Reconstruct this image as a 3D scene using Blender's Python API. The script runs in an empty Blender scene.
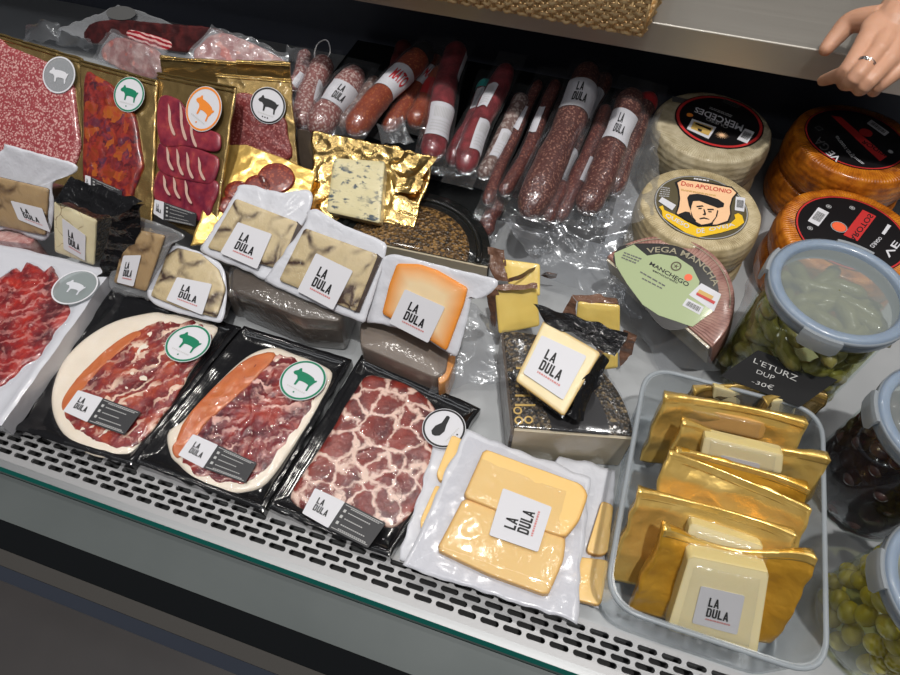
import bpy, bmesh, math, random
from mathutils import Vector, Matrix, noise
random.seed(7)
SC = bpy.context.scene
COL = SC.collection
PI = math.pi
# ------------------------------------------------------------------ camera
FPX, H = 624.0, 0.9
def _n(v): return Vector(v).normalized()
_b = -880.0; _vx = (-3305.0, -898.0)
_a = (FPX*FPX + _vx[1]*_b)/(-_vx[0])
CX = _n((-_vx[0], -_vx[1], -FPX)); CY = _n((_a, _b, FPX)); CZ = CX.cross(CY)
if CZ[1] > 0: CZ = -CZ
def ray(px, py):
    c = Vector((px-450, py-337.5, FPX))
    return Vector((CX.dot(c), CY.dot(c), CZ.dot(c)))
EYE = Vector((0, 0, H))
def at(px, py, z=0.0):
    d = ray(px, py); return EYE + d*((z-H)/d.z)
cam = bpy.data.cameras.new('camera'); camo = bpy.data.objects.new('camera', cam); COL.objects.link(camo)
cam.sensor_width = 36; cam.lens = FPX/900*36; cam.clip_start = .02; cam.clip_end = 50
# columns: camera axes in world coordinates (right, up, back)
rt = Vector((CX[0], CY[0], CZ[0])); dn = Vector((CX[1], CY[1], CZ[1])); fw = Vector((CX[2], CY[2], CZ[2]))
M = Matrix(((rt[0], -dn[0], -fw[0], 0), (rt[1], -dn[1], -fw[1], 0), (rt[2], -dn[2], -fw[2], H), (0, 0, 0, 1)))
camo.matrix_world = M
SC.camera = camo
# ------------------------------------------------------------------ frames
class Fr:
    """a local frame: x along u, y along v, z along n"""
    def __init__(s, o, u, v):
        s.u = Vector(u).normalized(); v = Vector(v); s.v = (v - s.u*v.dot(s.u)).normalized(); s.n = s.u.cross(s.v)
        s.o = Vector(o)
        s.M = Matrix(((s.u[0], s.v[0], s.n[0], s.o[0]), (s.u[1], s.v[1], s.n[1], s.o[1]), (s.u[2], s.v[2], s.n[2], s.o[2]), (0, 0, 0, 1)))
    def loc(s, w):
        d = Vector(w)-s.o; return Vector((d.dot(s.u), d.dot(s.v), d.dot(s.n)))
    def p(s, px, py, n=0.0):
        d = ray(px, py); oo = s.o + s.n*n
        t = (oo-EYE).dot(s.n)/d.dot(s.n); l = s.loc(EYE+d*t); return (l.x, l.y)
    def ps(s, pts, n=0.0): return [s.p(x, y, n) for x, y in pts]
def fr3(BL, BR, TL, zb, zt=None, zbr=None):
    a = at(*BL, zb); b = at(*BR, zb if zbr is None else zbr); c = at(*TL, zb if zt is None else zt)
    return Fr(a, b-a, c-a)
def flat(px, py, z, rot=0):
    return Fr(at(px, py, z), (math.cos(rot), math.sin(rot), 0), (-math.sin(rot), math.cos(rot), 0))
def flatw(x, y, z, rot=0):
    return Fr((x, y, z), (math.cos(rot), math.sin(rot), 0), (-math.sin(rot), math.cos(rot), 0))
WORLD = flatw(0, 0, 0)
# ------------------------------------------------------------------ objects
def tag(o, label=None, cat=None, group=None, kind=None):
    if label: o['label'] = label
    if cat: o['category'] = cat
    if group: o['group'] = group
    if kind: o['kind'] = kind
    return o
def thing(name, label, cat, fr=WORLD, group=None):
    o = bpy.data.objects.new(name, None); COL.objects.link(o); o.empty_display_size = .02
    o.matrix_world = fr.M; return tag(o, label, cat, group)
class MB:
    def __init__(s): s.v = []; s.f = []; s.r = []
    def add(s, v, f, r=None):
        k = len(s.v); s.v += [tuple(x) for x in v]; s.f += [tuple(i+k for i in q) for q in f]
        s.r += list(r) if r else [0.0]*len(v); return s
def part(name, mb, mat, parent=None, label=None, smooth=True, fr=None, auto=None, bevel=0, sub=0):
    me = bpy.data.meshes.new(name); me.from_pydata(mb.v, [], mb.f); me.validate()
    if any(mb.r) and len(mb.r) == len(me.vertices):
        at_ = me.attributes.new('rim', 'FLOAT', 'POINT'); at_.data.foreach_set('value', mb.r)
    bm = bmesh.new(); bm.from_mesh(me); bmesh.ops.recalc_face_normals(bm, faces=bm.faces); bm.to_mesh(me); bm.free()
    me.materials.append(mat)
    if smooth:
        me.polygons.foreach_set('use_smooth', [True]*len(me.polygons))
        if auto is not None:
            try: me.set_sharp_from_angle(angle=math.radians(auto))
            except Exception: pass
    o = bpy.data.objects.new(name, me); COL.objects.link(o)
    if parent is not None: o.parent = parent
    elif fr is not None: o.matrix_world = fr.M
    if bevel:
        m = o.modifiers.new('bevel', 'BEVEL'); m.width = bevel; m.segments = 2; m.limit_method = 'ANGLE'
    if sub:
        m = o.modifiers.new('sub', 'SUBSURF'); m.levels = sub; m.render_levels = sub
    if label: o['label'] = label
    return o
# ------------------------------------------------------------------ shapes
def catmull(pts, k=6):
    n = len(pts); out = []
    for i in range(n):
        p0, p1, p2, p3 = [Vector(pts[(i+j-1) % n]) for j in range(4)]
        for q in range(k):
            t = q/k
            out.append(0.5*((2*p1)+(p2-p0)*t+(2*p0-5*p1+4*p2-p3)*t*t+(3*p1-p0-3*p2+p3)*t**3))
    return [tuple(o) for o in out]
def resample(pts, n):
    P = [Vector(p) for p in pts]+[Vector(pts[0])]
    L = [0]
    for a, b in zip(P, P[1:]): L.append(L[-1]+(b-a).length)
    out = []; j = 0
    for i in range(n):
        d = L[-1]*i/n
        while L[j+1] < d: j += 1
        t = (d-L[j])/max(1e-9, L[j+1]-L[j]); out.append(tuple(P[j].lerp(P[j+1], t)))
    return out
def roundpoly(pts, r, k=4):
    out = []; n = len(pts)
    for i in range(n):
        a, b, c = Vector(pts[i-1]), Vector(pts[i]), Vector(pts[(i+1) % n])
        u = (a-b); w = (c-b); rr = min(r, u.length*.45, w.length*.45)
        p = b+u.normalized()*rr; q = b+w.normalized()*rr
        for j in range(k+1):
            t = j/k; out.append(tuple(p*(1-t)**2+b*2*t*(1-t)+q*t*t))
    return out
def cen(pts): return Vector((sum(p[0] for p in pts)/len(pts), sum(p[1] for p in pts)/len(pts)))
def dome(outl, prof, c=None, mb=None, fn=None):
    """rings: prof = [(scale, n), ...] from the rim (scale 1) inward; a centre point closes it. rim attribute = scale"""
    mb = mb or MB(); c = Vector(c) if c else cen(outl); n = len(outl); v = []; f = []; r = []
    for s, h in prof:
        for p in outl:
            q = c+(Vector(p)-c)*s; v.append((q.x, q.y, h+(fn(q.x, q.y, s) if fn else 0))); r.append(max(.001, min(s, 1)))
    for k in range(len(prof)-1):
        for i in range(n):
            a = k*n+i; b = k*n+(i+1) % n; f.append((a, b, b+n, a+n))
    v.append((c.x, c.y, prof[-1][1]+(fn(c.x, c.y, 0) if fn else 0))); r.append(.001)
    k = (len(prof)-1)*n
    for i in range(n): f.append((k+i, k+(i+1) % n, len(v)-1))
    return mb.add(v, f, r)
def prism(outl, n0, n1, mb=None):
    mb = mb or MB(); n = len(outl)
    v = [(p[0], p[1], n0) for p in outl]+[(p[0], p[1], n1) for p in outl]
    f = [tuple(range(n-1, -1, -1)), tuple(range(n, 2*n))]+[(i, (i+1) % n, n+(i+1) % n, n+i) for i in range(n)]
    return mb.add(v, f)
def face(outl, n, mb=None):
    mb = mb or MB(); return mb.add([(p[0], p[1], n) for p in outl], [tuple(range(len(outl)))])
def bil(q, s, t):
    """q = BL, BR, TR, TL"""
    q = [Vector(x) for x in q]
    return (q[0]*(1-s)+q[1]*s)*(1-t)+(q[3]*(1-s)+q[2]*s)*t
def sheet(q, nu, nv, fn=None, jit=0, seed=0, mb=None, back=None):
    """grid over the quad q (2D or 3D local points); fn(s,t,x,y) lifts it along n; back closes it at depth n=back"""
    mb = mb or MB(); q = [Vector((p[0], p[1], p[2] if len(p) > 2 else 0)) for p in q]; v = []; f = []; r = []
    for j in range(nv+1):
        for i in range(nu+1):
            s, t = i/nu, j/nv; p = bil(q, s, t)
            if jit:
                w = 2*max(abs(s-.5), abs(t-.5))
                w = max(0, w-.7)/.3
                p = p+Vector((noise.noise((p.x*40+seed, p.y*40, 1.3)), noise.noise((p.x*40, p.y*40+seed, 7.7)), 0))*jit*w
            h = fn(s, t, p.x, p.y) if fn else 0
            v.append((p.x, p.y, p.z+h)); r.append(max(.001, 2*max(abs(s-.5), abs(t-.5))))
    g = lambda i, j: j*(nu+1)+i
    for j in range(nv):
        for i in range(nu): f.append((g(i, j), g(i+1, j), g(i+1, j+1), g(i, j+1)))
    if back is not None:
        ed = [g(i, 0) for i in range(nu)]+[g(nu, j) for j in range(nv)]+[g(i, nv) for i in range(nu, 0, -1)]+[g(0, j) for j in range(nv, 0, -1)]
        k = len(v); v += [(v[e][0], v[e][1], back) for e in ed]; r += [1.0]*len(ed); m = len(ed)
        for i in range(m): f.append((ed[i], k+i, k+(i+1) % m, ed[(i+1) % m]))
        f.append(tuple(range(k, k+m)))
    return mb.add(v, f, r)
def ridge(x, y, sc, seed=0):
    return 1-abs(noise.noise((x*sc+seed*3.1, y*sc-seed*1.7, seed*.37)))*2
def crk(amp, sc, seed=0):
    return lambda s, t, x, y: amp*(ridge(x, y, sc, seed)**3*.7+.5*noise.noise((x*sc*2.3, y*sc*2.3, seed+4.)))
def fold(amp, sc, seed=0):
    """crumpled film: flat facets meeting in sharp creases"""
    def f(s, t, x, y):
        q = (x*sc+seed*2.3+.5*noise.noise((x*sc*.8, y*sc*.8, seed)), y*sc*1.5-seed*1.1, seed*.61)
        d, _p = noise.voronoi(q); q2 = (x*sc*2.2-seed, y*sc*3.1+seed, seed*.3); e, _p = noise.voronoi(q2)
        return amp*(1.6*d[0]+.2*e[0]-.8)+.12*amp*noise.noise((x*sc*3, y*sc*3, seed))
    return f
def lathe(prof, nseg=48, mb=None, c=(0, 0, 0), a0=0, a1=2*PI, cap=False):
    """prof = [(radius, z)]"""
    mb = mb or MB(); full = abs(a1-a0-2*PI) < 1e-6; n = nseg if full else nseg+1; v = []; f = []; r = []
    for (rr, z) in prof:
        for i in range(n):
            a = a0+(a1-a0)*i/nseg; v.append((c[0]+rr*math.cos(a), c[1]+rr*math.sin(a), c[2]+z)); r.append(.5)
    for k in range(len(prof)-1):
        for i in range(nseg):
            j = (i+1) % n if full else i+1
            f.append((k*n+i, k*n+j, (k+1)*n+j, (k+1)*n+i))
    return mb.add(v, f, r)
def tube(path, rad, nseg=14, mb=None, cap=True, flatten=1.0, up=(0, 0, 1)):
    mb = mb or MB(); P = [Vector(p) for p in path]; v = []; f = []; n = len(P)
    R = rad if isinstance(rad, (list, tuple)) else [rad]*n
    x = None
    for i, p in enumerate(P):
        d = (P[min(i+1, n-1)]-P[max(i-1, 0)]).normalized()
        if x is None:
            x = d.cross(Vector(up))
            if x.length < 1e-3: x = d.cross(Vector((1, 0, 0)))
        x = (x-d*x.dot(d)).normalized(); y = x.cross(d)
        for k in range(nseg):
            a = 2*PI*k/nseg; v.append(p+x*math.cos(a)*R[i]+y*math.sin(a)*R[i]*flatten)
    for i in range(n-1):
        for k in range(nseg):
            a = i*nseg+k; b = i*nseg+(k+1) % nseg; f.append((a, b, b+nseg, a+nseg))
    if cap: f.append(tuple(range(nseg-1, -1, -1))); f.append(tuple(range((n-1)*nseg, n*nseg)))
    return mb.add(v, f)
def box(x0, x1, y0, y1, z0, z1, mb=None):
    return prism([(x0, y0), (x1, y0), (x1, y1), (x0, y1)], z0, z1, mb)
def ell(rx, ry, n=40, c=(0, 0), rot=0, a0=0, a1=2*PI):
    return [(c[0]+rx*math.cos(a)*math.cos(rot)-ry*math.sin(a)*math.sin(rot), c[1]+rx*math.cos(a)*math.sin(rot)+ry*math.sin(a)*math.cos(rot)) for a in [a0+(a1-a0)*i/n for i in range(n)]]
# ------------------------------------------------------------------ lettering
GL = {
 'L': (.55, [[(0, 0), (.55, 0), (.55, .19), (.21, .19), (.21, 1), (0, 1)]]),
 'A': (.66, [[(0, 0), (.2, 0), (.42, 1), (.24, 1)], [(.46, 0), (.66, 0), (.42, 1), (.24, 1)], [(.14, .2), (.52, .2), (.48, .37), (.18, .37)]]),
 'D': (.6, [[(0, 0), (.21, 0), (.21, 1), (0, 1)], [(.2, .82), (.38, .82), (.4, 1), (.2, 1)], [(.2, 0), (.4, 0), (.38, .18), (.2, .18)], [(.4, 0), (.53, .06), (.39, .25), (.36, .18)], [(.4, 1), (.36, .82), (.39, .75), (.53, .94)], [(.39, .2), (.53, .06), (.6, .2), (.6, .8), (.53, .94), (.39, .8)]]),
 'U': (.6, [[(0, .15), (.21, .2), (.21, 1), (0, 1)], [(.39, .2), (.6, .15), (.6, 1), (.39, 1)], [(0, .16), (.06, .05), (.18, 0), (.42, 0), (.54, .05), (.6, .16), (.39, .24), (.34, .18), (.26, .18), (.21, .24)]]),
}
def word(txt, x, y, h, asp=.78):
    out = []
    for ch in txt:
        w, ps = GL[ch]
        for p in ps: out.append([(x+q[0]*h*asp, y+q[1]*h) for q in p])
        x += (w+.1)*h*asp
    return out
def ladula(): return word('LA', .25, .535, .235)+word('DULA', .25, .27, .235)
def pale_marks():
    out = []; x = .26
    for i in range(11):
        w = .028+.012*(i % 3); out.append([(x, .185), (x+w, .185), (x+w, .225), (x, .225)]); x += w+.012
    return out
def polys(ps, mp, n, mb=None):
    mb = mb or MB()
    for p in ps:
        v = [mp(x, y) for x, y in p]
        v = [(q[0], q[1], (q[2] if len(q) > 2 else 0)+n) for q in v]; mb.add(v, [tuple(range(len(v)))])
    return mb
def font_polys(txt, bold=0.0):
    cu = bpy.data.curves.new('t', 'FONT'); cu.body = txt; cu.offset = bold; cu.resolution_u = 3
    o = bpy.data.objects.new('t', cu); COL.objects.link(o)
    dg = bpy.context.evaluated_depsgraph_get(); me = bpy.data.meshes.new_from_object(o.evaluated_get(dg))
    v = [(p.co.x, p.co.y) for p in me.vertices]; f = [list(p.vertices) for p in me.polygons]
    bpy.data.objects.remove(o); bpy.data.curves.remove(cu); bpy.data.meshes.remove(me)
    x0 = min(p[0] for p in v); x1 = max(p[0] for p in v); y0 = min(p[1] for p in v); y1 = max(p[1] for p in v)
    return [((a-x0)/(x1-x0), (b-y0)/(y1-y0)) for a, b in v], f
def text(txt, mp, n, mb=None, bold=.01):
    mb = mb or MB(); v, f = font_polys(txt, bold)
    w = [mp(x, y) for x, y in v]
    return mb.add([(q[0], q[1], (q[2] if len(q) > 2 else 0)+n) for q in w], f)
def qmap(q):  # q = TL, TR, BR, BL -> unit square with y up
    return lambda x, y: tuple(bil([q[3], q[2], q[1], q[0]], x, y))
def sub_map(mp, x0, x1, y0, y1): return lambda x, y: mp(x0+(x1-x0)*x, y0+(y1-y0)*y)
def arcmap(c, r0, r1, a0, a1):  # text along an arc; y=0 at r0
    return lambda x, y: (c[0]+(r0+(r1-r0)*y)*math.cos(a0+(a1-a0)*x), c[1]+(r0+(r1-r0)*y)*math.sin(a0+(a1-a0)*x))
def sticker(par, fr, q, n, rot=0, small=True):
    """white square sticker with the two word mark; q = TL,TR,BR,BL pixels on the plane at depth n"""
    l = fr.ps(q, n); l = l[rot:]+l[:rot]
    s = part('sticker', prism(roundpoly(l, .003), n-.0004, n), MT['sticker'], par, smooth=False)
    mp = qmap(l)
    part('lettering', polys(ladula(), mp, n+.0005), MT['ink'], s, smooth=False)
    if small: part('fine_print', polys(pale_marks(), mp, n+.0005), MT['pink_ink'], s, smooth=False)
    return s
PIG = [(-.62, .66), (-.47, .44), (-.2, .47), (.2, .45), (.6, .37), (.8, .22), (.93, .3), (.97, .18), (.88, .05), (.84, -.1), (.76, -.35), (.8, -.75), (.66, -.75), (.58, -.3), (.3, -.25), (0, -.25), (-.2, -.3), (-.22, -.72), (-.37, -.72), (-.42, -.2), (-.6, .0), (-.85, .0), (-1, .1), (-.97, .25), (-.78, .42), (-.74, .6)]
def roundel(par, fr, c, ex, ey, n, col, mat=None, ring=True, dots=1, tilt=0, em=PIG):
    """round sticker; c centre pixel, ex pixel at its right edge; tilt = pixel in the pig's rear direction"""
    cc = Vector(fr.p(*c, n)); r = (Vector(fr.p(*ex, n))-cc).length
    d = Vector(fr.p(*ey, n))-cc; a = math.atan2(d.y, d.x)
    s = part('round_sticker', prism(ell(r, r, 40, cc), n-.0004, n), mat or MT['sticker'], par, smooth=False)
    if ring:
        mb = MB(); o = ell(r*.97, r*.97, 40, cc); i = ell(r*.88, r*.88, 40, cc)
        mb.add([(p[0], p[1], n+.0004) for p in o+i], [(k, (k+1) % 40, 40+(k+1) % 40, 40+k) for k in range(40)])
        part('border_ring', mb, col, s, smooth=False)
    mp = lambda x, y: (cc.x+r*.6*(x*math.cos(a)-y*math.sin(a)), cc.y+r*.6*(x*math.sin(a)+y*math.cos(a)))
    part('pig_emblem', polys([[(x, y+.12) for x, y in em]], mp, n+.0005), col, s, smooth=False)
    mb = MB()
    for k in range(dots):
        polys([ell(.07, .07, 10, ((k-(dots-1)/2)*.24, -1.12))], mp, n+.0005, mb)
    part('dot_mark', mb, col, s, smooth=False)
    mb = polys([[(x, -.9), (x+.1, -.9), (x+.1, -.8), (x, -.8)] for x in [-.75+.155*i for i in range(10)]], mp, n+.0005)
    part('fine_print', mb, MT['grey_ink'], s, smooth=False)
    return s
def info_label(par, fr, wq, dq, n):
    """white square with the word mark next to a dark strip; wq TL,TR,BR,BL, dq = outer TR,BR of the strip"""
    a = fr.ps(wq, n); b = fr.ps(dq, n)
    s = part('info_label', prism(roundpoly(a, .002), n-.0004, n), MT['sticker'], par, smooth=False)
    part('lettering', polys(ladula(), qmap(a), n+.0005), MT['ink'], s, smooth=False)
    q = [a[1], b[0], b[1], a[2]]
    d = part('dark_strip', prism(roundpoly(q, .002), n-.0004, n+.0001), MT['strip'], s, smooth=False)
    mp = qmap(q); ps = []
    for y in (.68, .47, .24):
        ps.append([(.08, y), (.14, y), (.14, y+.1), (.08, y+.1)])
    for y, L in ((.86, .9), (.7, .72), (.48, .62), (.26, .78), (.1, .86)):
        x = .2
        while x < L: ps.append([(x, y), (x+.035, y), (x+.035, y+.035), (x, y+.035)]); x += .05
    ps.append([(.05, .92), (.95, .92), (.95, .94), (.05, .94)]); ps.append([(.05, .06), (.95, .06), (.95, .08), (.05, .08)])
    part('strip_print', polys(ps, mp, n+.0006), MT['pale_ink'], s, smooth=False)
    return s
# ------------------------------------------------------------------ materials
MT = {}
class NB:
    def __init__(s, name):
        s.m = bpy.data.materials.new(name); s.m.use_nodes = True; s.t = s.m.node_tree; s.t.nodes.clear()
        s.out = s.t.nodes.new('ShaderNodeOutputMaterial'); MT[name] = s.m
    def n(s, typ, ins=None, **kw):
        x = s.t.nodes.new('ShaderNode'+typ)
        for k, v in kw.items(): setattr(x, k, v)
        for k, v in (ins or {}).items(): s.set(x.inputs[k], v)
        return x
    def set(s, i, v):
        if isinstance(v, bpy.types.NodeSocket): s.t.links.new(v, i)
        elif hasattr(v, 'outputs'): s.t.links.new(v.outputs[0], i)
        else:
            if isinstance(v, tuple) and len(v) == 3 and i.type == 'RGBA': v = v+(1,)
            i.default_value = v
    def co(s, dist=0, dsc=20, scale=(1, 1, 1)):
        c = s.n('TexCoord').outputs['Object']
        if scale != (1, 1, 1): c = s.n('Mapping', {'Vector': c, 'Scale': scale}).outputs[0]
        if dist:
            nz = s.n('TexNoise', {'Vector': c, 'Scale': dsc, 'Detail': 3.0}).outputs['Color']
            v = s.n('VectorMath', {0: nz, 1: (.5, .5, .5)}, operation='SUBTRACT')
            v = s.n('VectorMath', {0: v, 'Scale': dist}, operation='SCALE')
            c = s.n('VectorMath', {0: c, 1: v.outputs[0]}, operation='ADD').outputs[0]
        return c
    def noise(s, c, sc, det=4.0, rough=.55, dist=0.0): return s.n('TexNoise', {'Vector': c, 'Scale': sc, 'Detail': det, 'Roughness': rough, 'Distortion': dist}).outputs[0]
    def vor(s, c, sc, feat='F1', out=0): return s.n('TexVoronoi', {'Vector': c, 'Scale': sc}, feature=feat).outputs[out]
    def ramp(s, f, *stops, interp='LINEAR'):
        r = s.n('ValToRGB', {'Fac': f}); e = r.color_ramp.elements; r.color_ramp.interpolation = interp
        while len(e) > 1: e.remove(e[-1])
        for i, (p, c) in enumerate(stops):
            c = (c, c, c) if isinstance(c, (int, float)) else c
            x = e[0] if i == 0 else e.new(p)
            x.position = p; x.color = tuple(c)+(1,)
        return r.outputs[0]
    def mix(s, f, a, b, mode='MIX'):
        m = s.n('Mix', data_type='RGBA', blend_type=mode)
        s.set(m.inputs[0], f); s.set(m.inputs[6], a); s.set(m.inputs[7], b); return m.outputs[2]
    def math(s, op, a, b=0.0): return s.n('Math', {0: a, 1: b}, operation=op).outputs[0]
    def attr(s, name='rim'): return s.n('Attribute', attribute_name=name).outputs['Fac']
    def bump(s, h, st=.4, d=.002, nrm=None):
        b = s.n('Bump', {'Height': h, 'Strength': st, 'Distance': d})
        if nrm is not None: s.set(b.inputs['Normal'], nrm)
        return b.outputs[0]
    def pr(s, col, rough=.5, metal=0.0, coat=0.0, cr=.08, bump=None, cbump=None, sss=0.0, spec=.5, ior=1.45, alpha=None, trans=0.0, emit=None):
        p = s.n('BsdfPrincipled', {'Base Color': col, 'Roughness': rough, 'Metallic': metal, 'Coat Weight': coat, 'Coat Roughness': cr, 'IOR': ior, 'Specular IOR Level': spec, 'Transmission Weight': trans})
        if bump is not None: s.set(p.inputs['Normal'], bump)
        if cbump is not None: s.set(p.inputs['Coat Normal'], cbump)
        if sss:
            s.set(p.inputs['Subsurface Weight'], sss); s.set(p.inputs['Subsurface Radius'], (.6, .4, .2)); s.set(p.inputs['Subsurface Scale'], .004)
        if alpha is not None: s.set(p.inputs['Alpha'], alpha)
        s.t.links.new(p.outputs[0], s.out.inputs[0]); return p
    def end(s, sh): s.t.links.new(sh.outputs[0], s.out.inputs[0])
def plain(name, col, rough=.5, **k): b = NB(name); b.pr(col, rough, **k); return b.m
def crinkle(b, sc=70, st=.5, d=.002):
    c = b.co(.012, 40)
    h = b.math('ABSOLUTE', b.math('SUBTRACT', b.noise(c, sc, 2.0), .5))
    h2 = b.noise(c, sc*2.6, 2.0)
    return b.bump(b.math('ADD', h, b.math('MULTIPLY', h2, .3)), st, d)
plain('sticker', (.6, .6, .64), .45); plain('ink', (.008, .008, .01), .5); plain('pink_ink', (.55, .22, .22), .5)
plain('grey_ink', (.5, .5, .5), .6); plain('strip', (.03, .03, .034), .5); plain('pale_ink', (.42, .42, .42), .5)
plain('green_ink', (.0, .17, .085), .5); plain('orange_ink', (.75, .23, .03), .5); plain('red_ink', (.5, .01, .02), .5)
plain('red', (.42, .012, .015), .35, coat=.4); plain('white_paint', (.7, .68, .62), .5); plain('label_black', (.009, .008, .009), .3, coat=.25)
plain('gold_ink', (.55, .36, .1), .4); plain('cream_ink', (.8, .5, .29), .5); plain('yellow_ink', (.75, .47, .02), .45); plain('olive', (.09, .075, .04), .4, coat=.3)
plain('pale_green', (.34, .41, .22), .4, coat=.3); plain('label_red', (.5, .03, .03), .4); plain('dim_grey', (.1, .1, .1), .5); plain('silver_ink', (.35, .35, .36), .4)
plain('rubber', (.012, .012, .013), .7, spec=.2); plain('string', (.8, .8, .8), .6); plain('orange_dot', (.8, .13, .05), .4)
# -- the case
b = NB('deck'); c = b.co(); b.pr(b.mix(b.noise(c, 6), (.33, .345, .36), (.42, .435, .45)), .42, metal=.25, bump=b.bump(b.noise(c, 300), .05, .001))
b = NB('navy_panel'); c = b.co(); b.pr(b.mix(b.noise(c, 4), (.065, .075, .105), (.09, .1, .13)), .5)
b = NB('steel'); c = b.co(scale=(1.5, 160, 160)); nz = b.noise(c, 1.0, 3.0); c2 = b.co(scale=(1, 1, 1)); b.pr(b.mix(b.noise(c2, 3), (.46, .43, .39), (.6, .57, .52)), b.math('ADD', .3, b.math('MULTIPLY', nz, .15)), metal=.8, bump=b.bump(nz, .12, .0006))
b = NB('brushed_grey'); c = b.co(scale=(1.2, 120, 120)); nz = b.noise(c, 1.0, 3.0); b.pr(b.mix(nz, (.3, .31, .32), (.42, .43, .44)), .38, metal=.75, bump=b.bump(nz, .1, .0006))
plain('grille_metal', (.36, .36, .37), .42, metal=.4); plain('slot_shade', (.006, .006, .007), .7)
b = NB('front_grey'); c = b.co(); b.pr(b.mix(b.noise(c, 5), (.13, .15, .15), (.2, .22, .22)), .3, metal=.5)
plain('front_black', (.006, .007, .008), .25); plain('front_brown', (.085, .08, .075), .35, metal=.4); plain('front_blue', (.055, .065, .09), .35, metal=.3)
plain('glass_green', (.0, .055, .045), .08, coat=.6)
b = NB('floor_vinyl'); c = b.co(); b.pr(b.mix(b.noise(c, 3, 6), (.028, .026, .028), (.06, .054, .054)), .5)
plain('plaster', (.45, .44, .42), .8)
# -- films
def film(name, tint=(1, 1, 1), k0=.05, k1=.55, milky=.03, rough=.1, sc=60, st=.6, mcol=(.8, .82, .85), d=.002):
    b = NB(name); nb = crinkle(b, sc, st, d)
    tr = b.n('BsdfTransparent', {'Color': tint}); gl = b.n('BsdfGlossy', {'Color': (.9, .93, .97), 'Roughness': rough, 'Normal': nb})
    df = b.n('BsdfTranslucent', {'Color': mcol}); d2 = b.n('BsdfDiffuse', {'Color': mcol, 'Normal': nb})
    dd = b.n('MixShader', {0: .7, 1: df, 2: d2})
    lw = b.n('LayerWeight', {'Blend': .25, 'Normal': nb}).outputs['Facing']
    fac = b.math('ADD', k0, b.math('MULTIPLY', b.math('POWER', lw, 2.0), k1))
    a = b.n('MixShader', {0: fac, 1: tr, 2: gl}); a2 = b.n('MixShader', {0: milky, 1: a, 2: dd}); b.end(a2); return b.m
film('clear_film'); film('bag_film', (.93, .94, .96), .09, .45, .15, .17, 40, .35, (.55, .57, .6), d=.003); film('sleeve_film', (.96, .96, .97), .05, .45, .03, .12, 60, .5)
film('taut_film', (.97, .97, .98), .04, .35, .03, .08, 14, .25, d=.003); film('vacuum_film', (.98, .98, .98), .018, .4, .004, .07, 45, .5, d=.004); film('milky_film', (.9, .9, .92), .07, .4, .22, .16, 40, .6); film('glass', (.93, .97, .95), .03, .5, .015, .03, 2, .0)
film('tub_plastic', (.9, .92, .93), .05, .35, .17, .2, 6, .05, (.75, .8, .84)); film('lid_panel', (.85, .88, .88), .06, .35, .42, .22, 10, .1, (.45, .5, .5))
film('brine_green', (.86, .86, .62), .02, .2, .04, .1, 4, .0, (.2, .2, .05)); film('brine_dark', (.3, .12, .14), .03, .25, .1, .1, 4, .0, (.08, .03, .03)); film('brine_yellow', (.95, .92, .68), .02, .2, .03, .1, 4, .0, (.3, .28, .06))
b = NB('lid_seal'); c = b.co(); b.pr(b.mix(b.noise(c, 30), (.17, .22, .3), (.26, .32, .4)), .3, coat=.3, sss=.15)
film('clip_plastic', (.85, .88, .9), .06, .3, .6, .22, 10, .05, (.5, .54, .58))
b = NB('tray_black'); b.pr((.006, .006, .007), .14, coat=.5, cr=.06, bump=crinkle(b, 15, .35, .006))
b = NB('tray_white'); b.pr((.52, .53, .58), .25, coat=.5, cr=.08, bump=crinkle(b, 30, .35, .003))
b = NB('white_film'); b.pr((.57, .58, .63), .3, coat=.4, cr=.12, bump=crinkle(b, 40, .5, .003))
b = NB('black_film'); b.pr((.007, .007, .008), .14, coat=.5, bump=crinkle(b, 60, .9, .004))
b = NB('brown_film'); c = b.co(); b.pr(b.mix(b.noise(c, 60), (.1, .05, .035), (.22, .12, .08)), .25, coat=.5, bump=crinkle(b, 70, .9, .004))
b = NB('gold_foil'); c = b.co(); b.pr(b.mix(b.noise(c, 25), (.62, .4, .12), (.85, .62, .27)), .24, metal=1.0, bump=crinkle(b, 26, .7, .005))
b = NB('gold_film'); c = b.co(); b.pr(b.mix(b.noise(c, 25), (.76, .47, .09), (1.0, .72, .25)), .27, metal=.62, coat=.6, cr=.12, bump=crinkle(b, 20, .6, .006))
b = NB('gold_deep'); c = b.co(); b.pr(b.mix(b.noise(c, 25), (.55, .26, .02), (.82, .46, .06)), .28, metal=.5, coat=.3, bump=crinkle(b, 24, .7, .006))
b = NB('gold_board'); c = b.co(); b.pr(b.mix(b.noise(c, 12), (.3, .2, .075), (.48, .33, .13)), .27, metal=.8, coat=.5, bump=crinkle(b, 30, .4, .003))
plain('gold_seam', (.72, .5, .18), .25, metal=1.0)
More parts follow.
